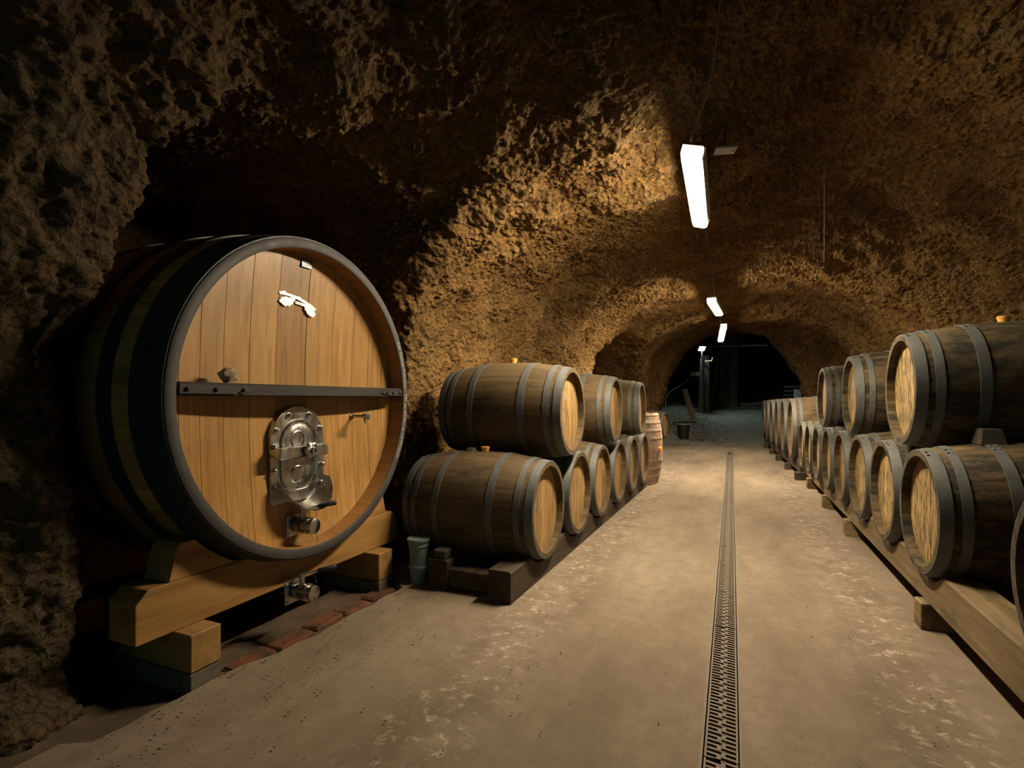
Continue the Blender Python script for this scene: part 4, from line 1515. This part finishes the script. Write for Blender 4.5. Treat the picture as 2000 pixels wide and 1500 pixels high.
# floodlight
fp = at_v(1371, 681, 18.4)
fl = empty('floodlight', fp)
tag(fl, 'cold white floodlight on top of the rough trunk post', 'floodlight')
mt = Vector((0.55, -0.62, -0.56)).to_track_quat('Z', 'Y').to_matrix().to_4x4()
box('housing', (-0.13, -0.09, -0.08), (0.13, 0.09, 0.0), M['pale_paint'], fl, 0.015, mt)
box('lit_glass', (-0.11, -0.07, 0.0005), (0.11, 0.07, 0.003), M['flood_glow'], fl, 0.0, mt)
tube('stem', [(0, 0, -0.06), (0.01, 0, -0.30)], 0.03, M['old_timber'], fl, 6)
# low stone kerb, sheet, pallets and white box at the right of the chamber
kb = empty('stone_kerb', at_v(1447, 775, 21.0))
tag(kb, 'low kerb of rough stones across the back of the ramp', 'kerb')
for k in range(11):
    p = at_v(1449 + 6.5 * k, 775 - 0.7 * k, 21.0 + 0.05 * k)
    p.z = ramp_z(p.x, p.y) + 0.03
    bm = bmesh.new()
    bmesh.ops.create_icosphere(bm, subdivisions=2, radius=0.085)
    for v in bm.verts:
        v.co = Vector((v.co.x * 1.1, v.co.y, v.co.z * 0.8)) * (1 + 0.25 * mnoise.noise(v.co * 12 + Vector((k, 0, 0))))
    mesh_obj('stone', bm, M['stone'], kb, 40, p - kb.location)
p = at_v(1525, 765, 20.5)
p.z = ramp_z(p.x, p.y)
bm = bmesh.new()
bmesh.ops.create_icosphere(bm, subdivisions=3, radius=0.10)
for v in bm.verts:
    w = 1 - 0.65 * max(0, v.co.z / 0.10)
    v.co = Vector((v.co.x * 1.5 * w, v.co.y * w, v.co.z * (2.4 if v.co.z > 0 else 0.3))) * (1 + 0.3 * mnoise.noise(v.co * 14))
tag(mesh_obj('plastic_bag', bm, M['pale_paint'], None, 40, p), 'crumpled white bag lying at the back of the ramp', 'bag')
p = at_v(1546, 775, 20.0)
pr = empty('pallet_stack', (p.x, p.y, ramp_z(p.x, p.y)))
tag(pr, 'stack of grey boards behind the far right jamb', 'boards')
for k in range(6):
    box('board', (-0.22, -0.25, 0.02 + 0.14 * k), (0.22, 0.25, 0.08 + 0.14 * k), M['old_timber'], pr, 0.008)
p = at_v(1558, 765, 19.5)
tag(box('white_box', (p.x - 0.10, p.y - 0.1, ramp_z(p.x, p.y) + 0.28), (p.x + 0.10, p.y + 0.1, ramp_z(p.x, p.y) + 0.72), M['pale_paint'], None, 0.01), 'pale box beside the far right jamb', 'box')

# hose and debris at the left jamb
hp = [at_v(1327, 868, 12.6), at_v(1316, 845, 12.7), at_v(1309, 815, 12.8), at_v(1300, 790, 12.9), at_v(1306, 768, 13.0), at_v(1325, 756, 13.1), at_v(1345, 742, 13.3)]
hp[0].z = 0.012
tag(tube('hose', spline(hp, 6), 0.011, M['black_plastic'], None, 7), 'black hose arching up the left jamb to the floor', 'hose')

# leaf litter on the ramp edge (uncountable)
bm = bmesh.new()
for k in range(2600):
    t = random.random() ** 1.3
    y = 13.7 + 5.5 * t
    x = -0.95 - 0.05 * (y - 13.3) + random.gauss(0, 0.42)
    if (y < 14.6 and x < -1.30) or x < -2.6:
        continue
    z = ramp_z(x, y) + 0.006
    s = random.uniform(0.012, 0.035)
    a = random.uniform(0, 6.28)
    ca, sa = math.cos(a), math.sin(a)
    tz = random.uniform(-0.6, 0.9)
    vs = []
    for (p, q, h) in ((-1, 0, 0), (0, 0.5, 0.2), (1, 0, 0), (0, -0.5, -0.1)):
        vs.append(bm.verts.new((x + s * (p * ca - q * sa), y + s * (p * sa + q * ca), z + s * h + 0.4 * tz * s * (p + 1) * 0.5)))
    bm.faces.new(vs)
tag(mesh_obj('leaf_litter', bm, M['leaf']), 'brown dead leaves strewn along the left of the far ramp', 'leaves', None, 'stuff')
# grit and leaf crumbs on the near slab
bm = bmesh.new()
for k in range(900):
    x = random.uniform(-1.85, 0.75)
    y = random.uniform(0.6, 6.0)
    if random.random() < 0.55:
        x = -1.9 + abs(random.gauss(0, 0.28))
        y = random.uniform(0.8, 2.5)
    if abs(x - drain_x(y)) < 0.08 or x > 0.72 or (y > 2.5 and x < -1.05) or x < -1.86:
        continue
    s = random.uniform(0.002, 0.007)
    a = random.uniform(0, 6.28)
    ca, sa = math.cos(a), math.sin(a)
    r = random.uniform(0.25, 0.8)
    vs = [bm.verts.new((x + s * (p * ca - q * r * sa), y + s * (p * sa + q * r * ca), 0.0075 + s * h)) for p, q, h in ((-1, 0, 0.1), (0.1, -1, 0.5), (1, 0.1, 0), (0, 1, 0.4))]
    bm.faces.new(vs)
tag(mesh_obj('floor_grit', bm, M['grit']), 'dark crumbs and leaf bits scattered over the near slab', 'grit', None, 'stuff')
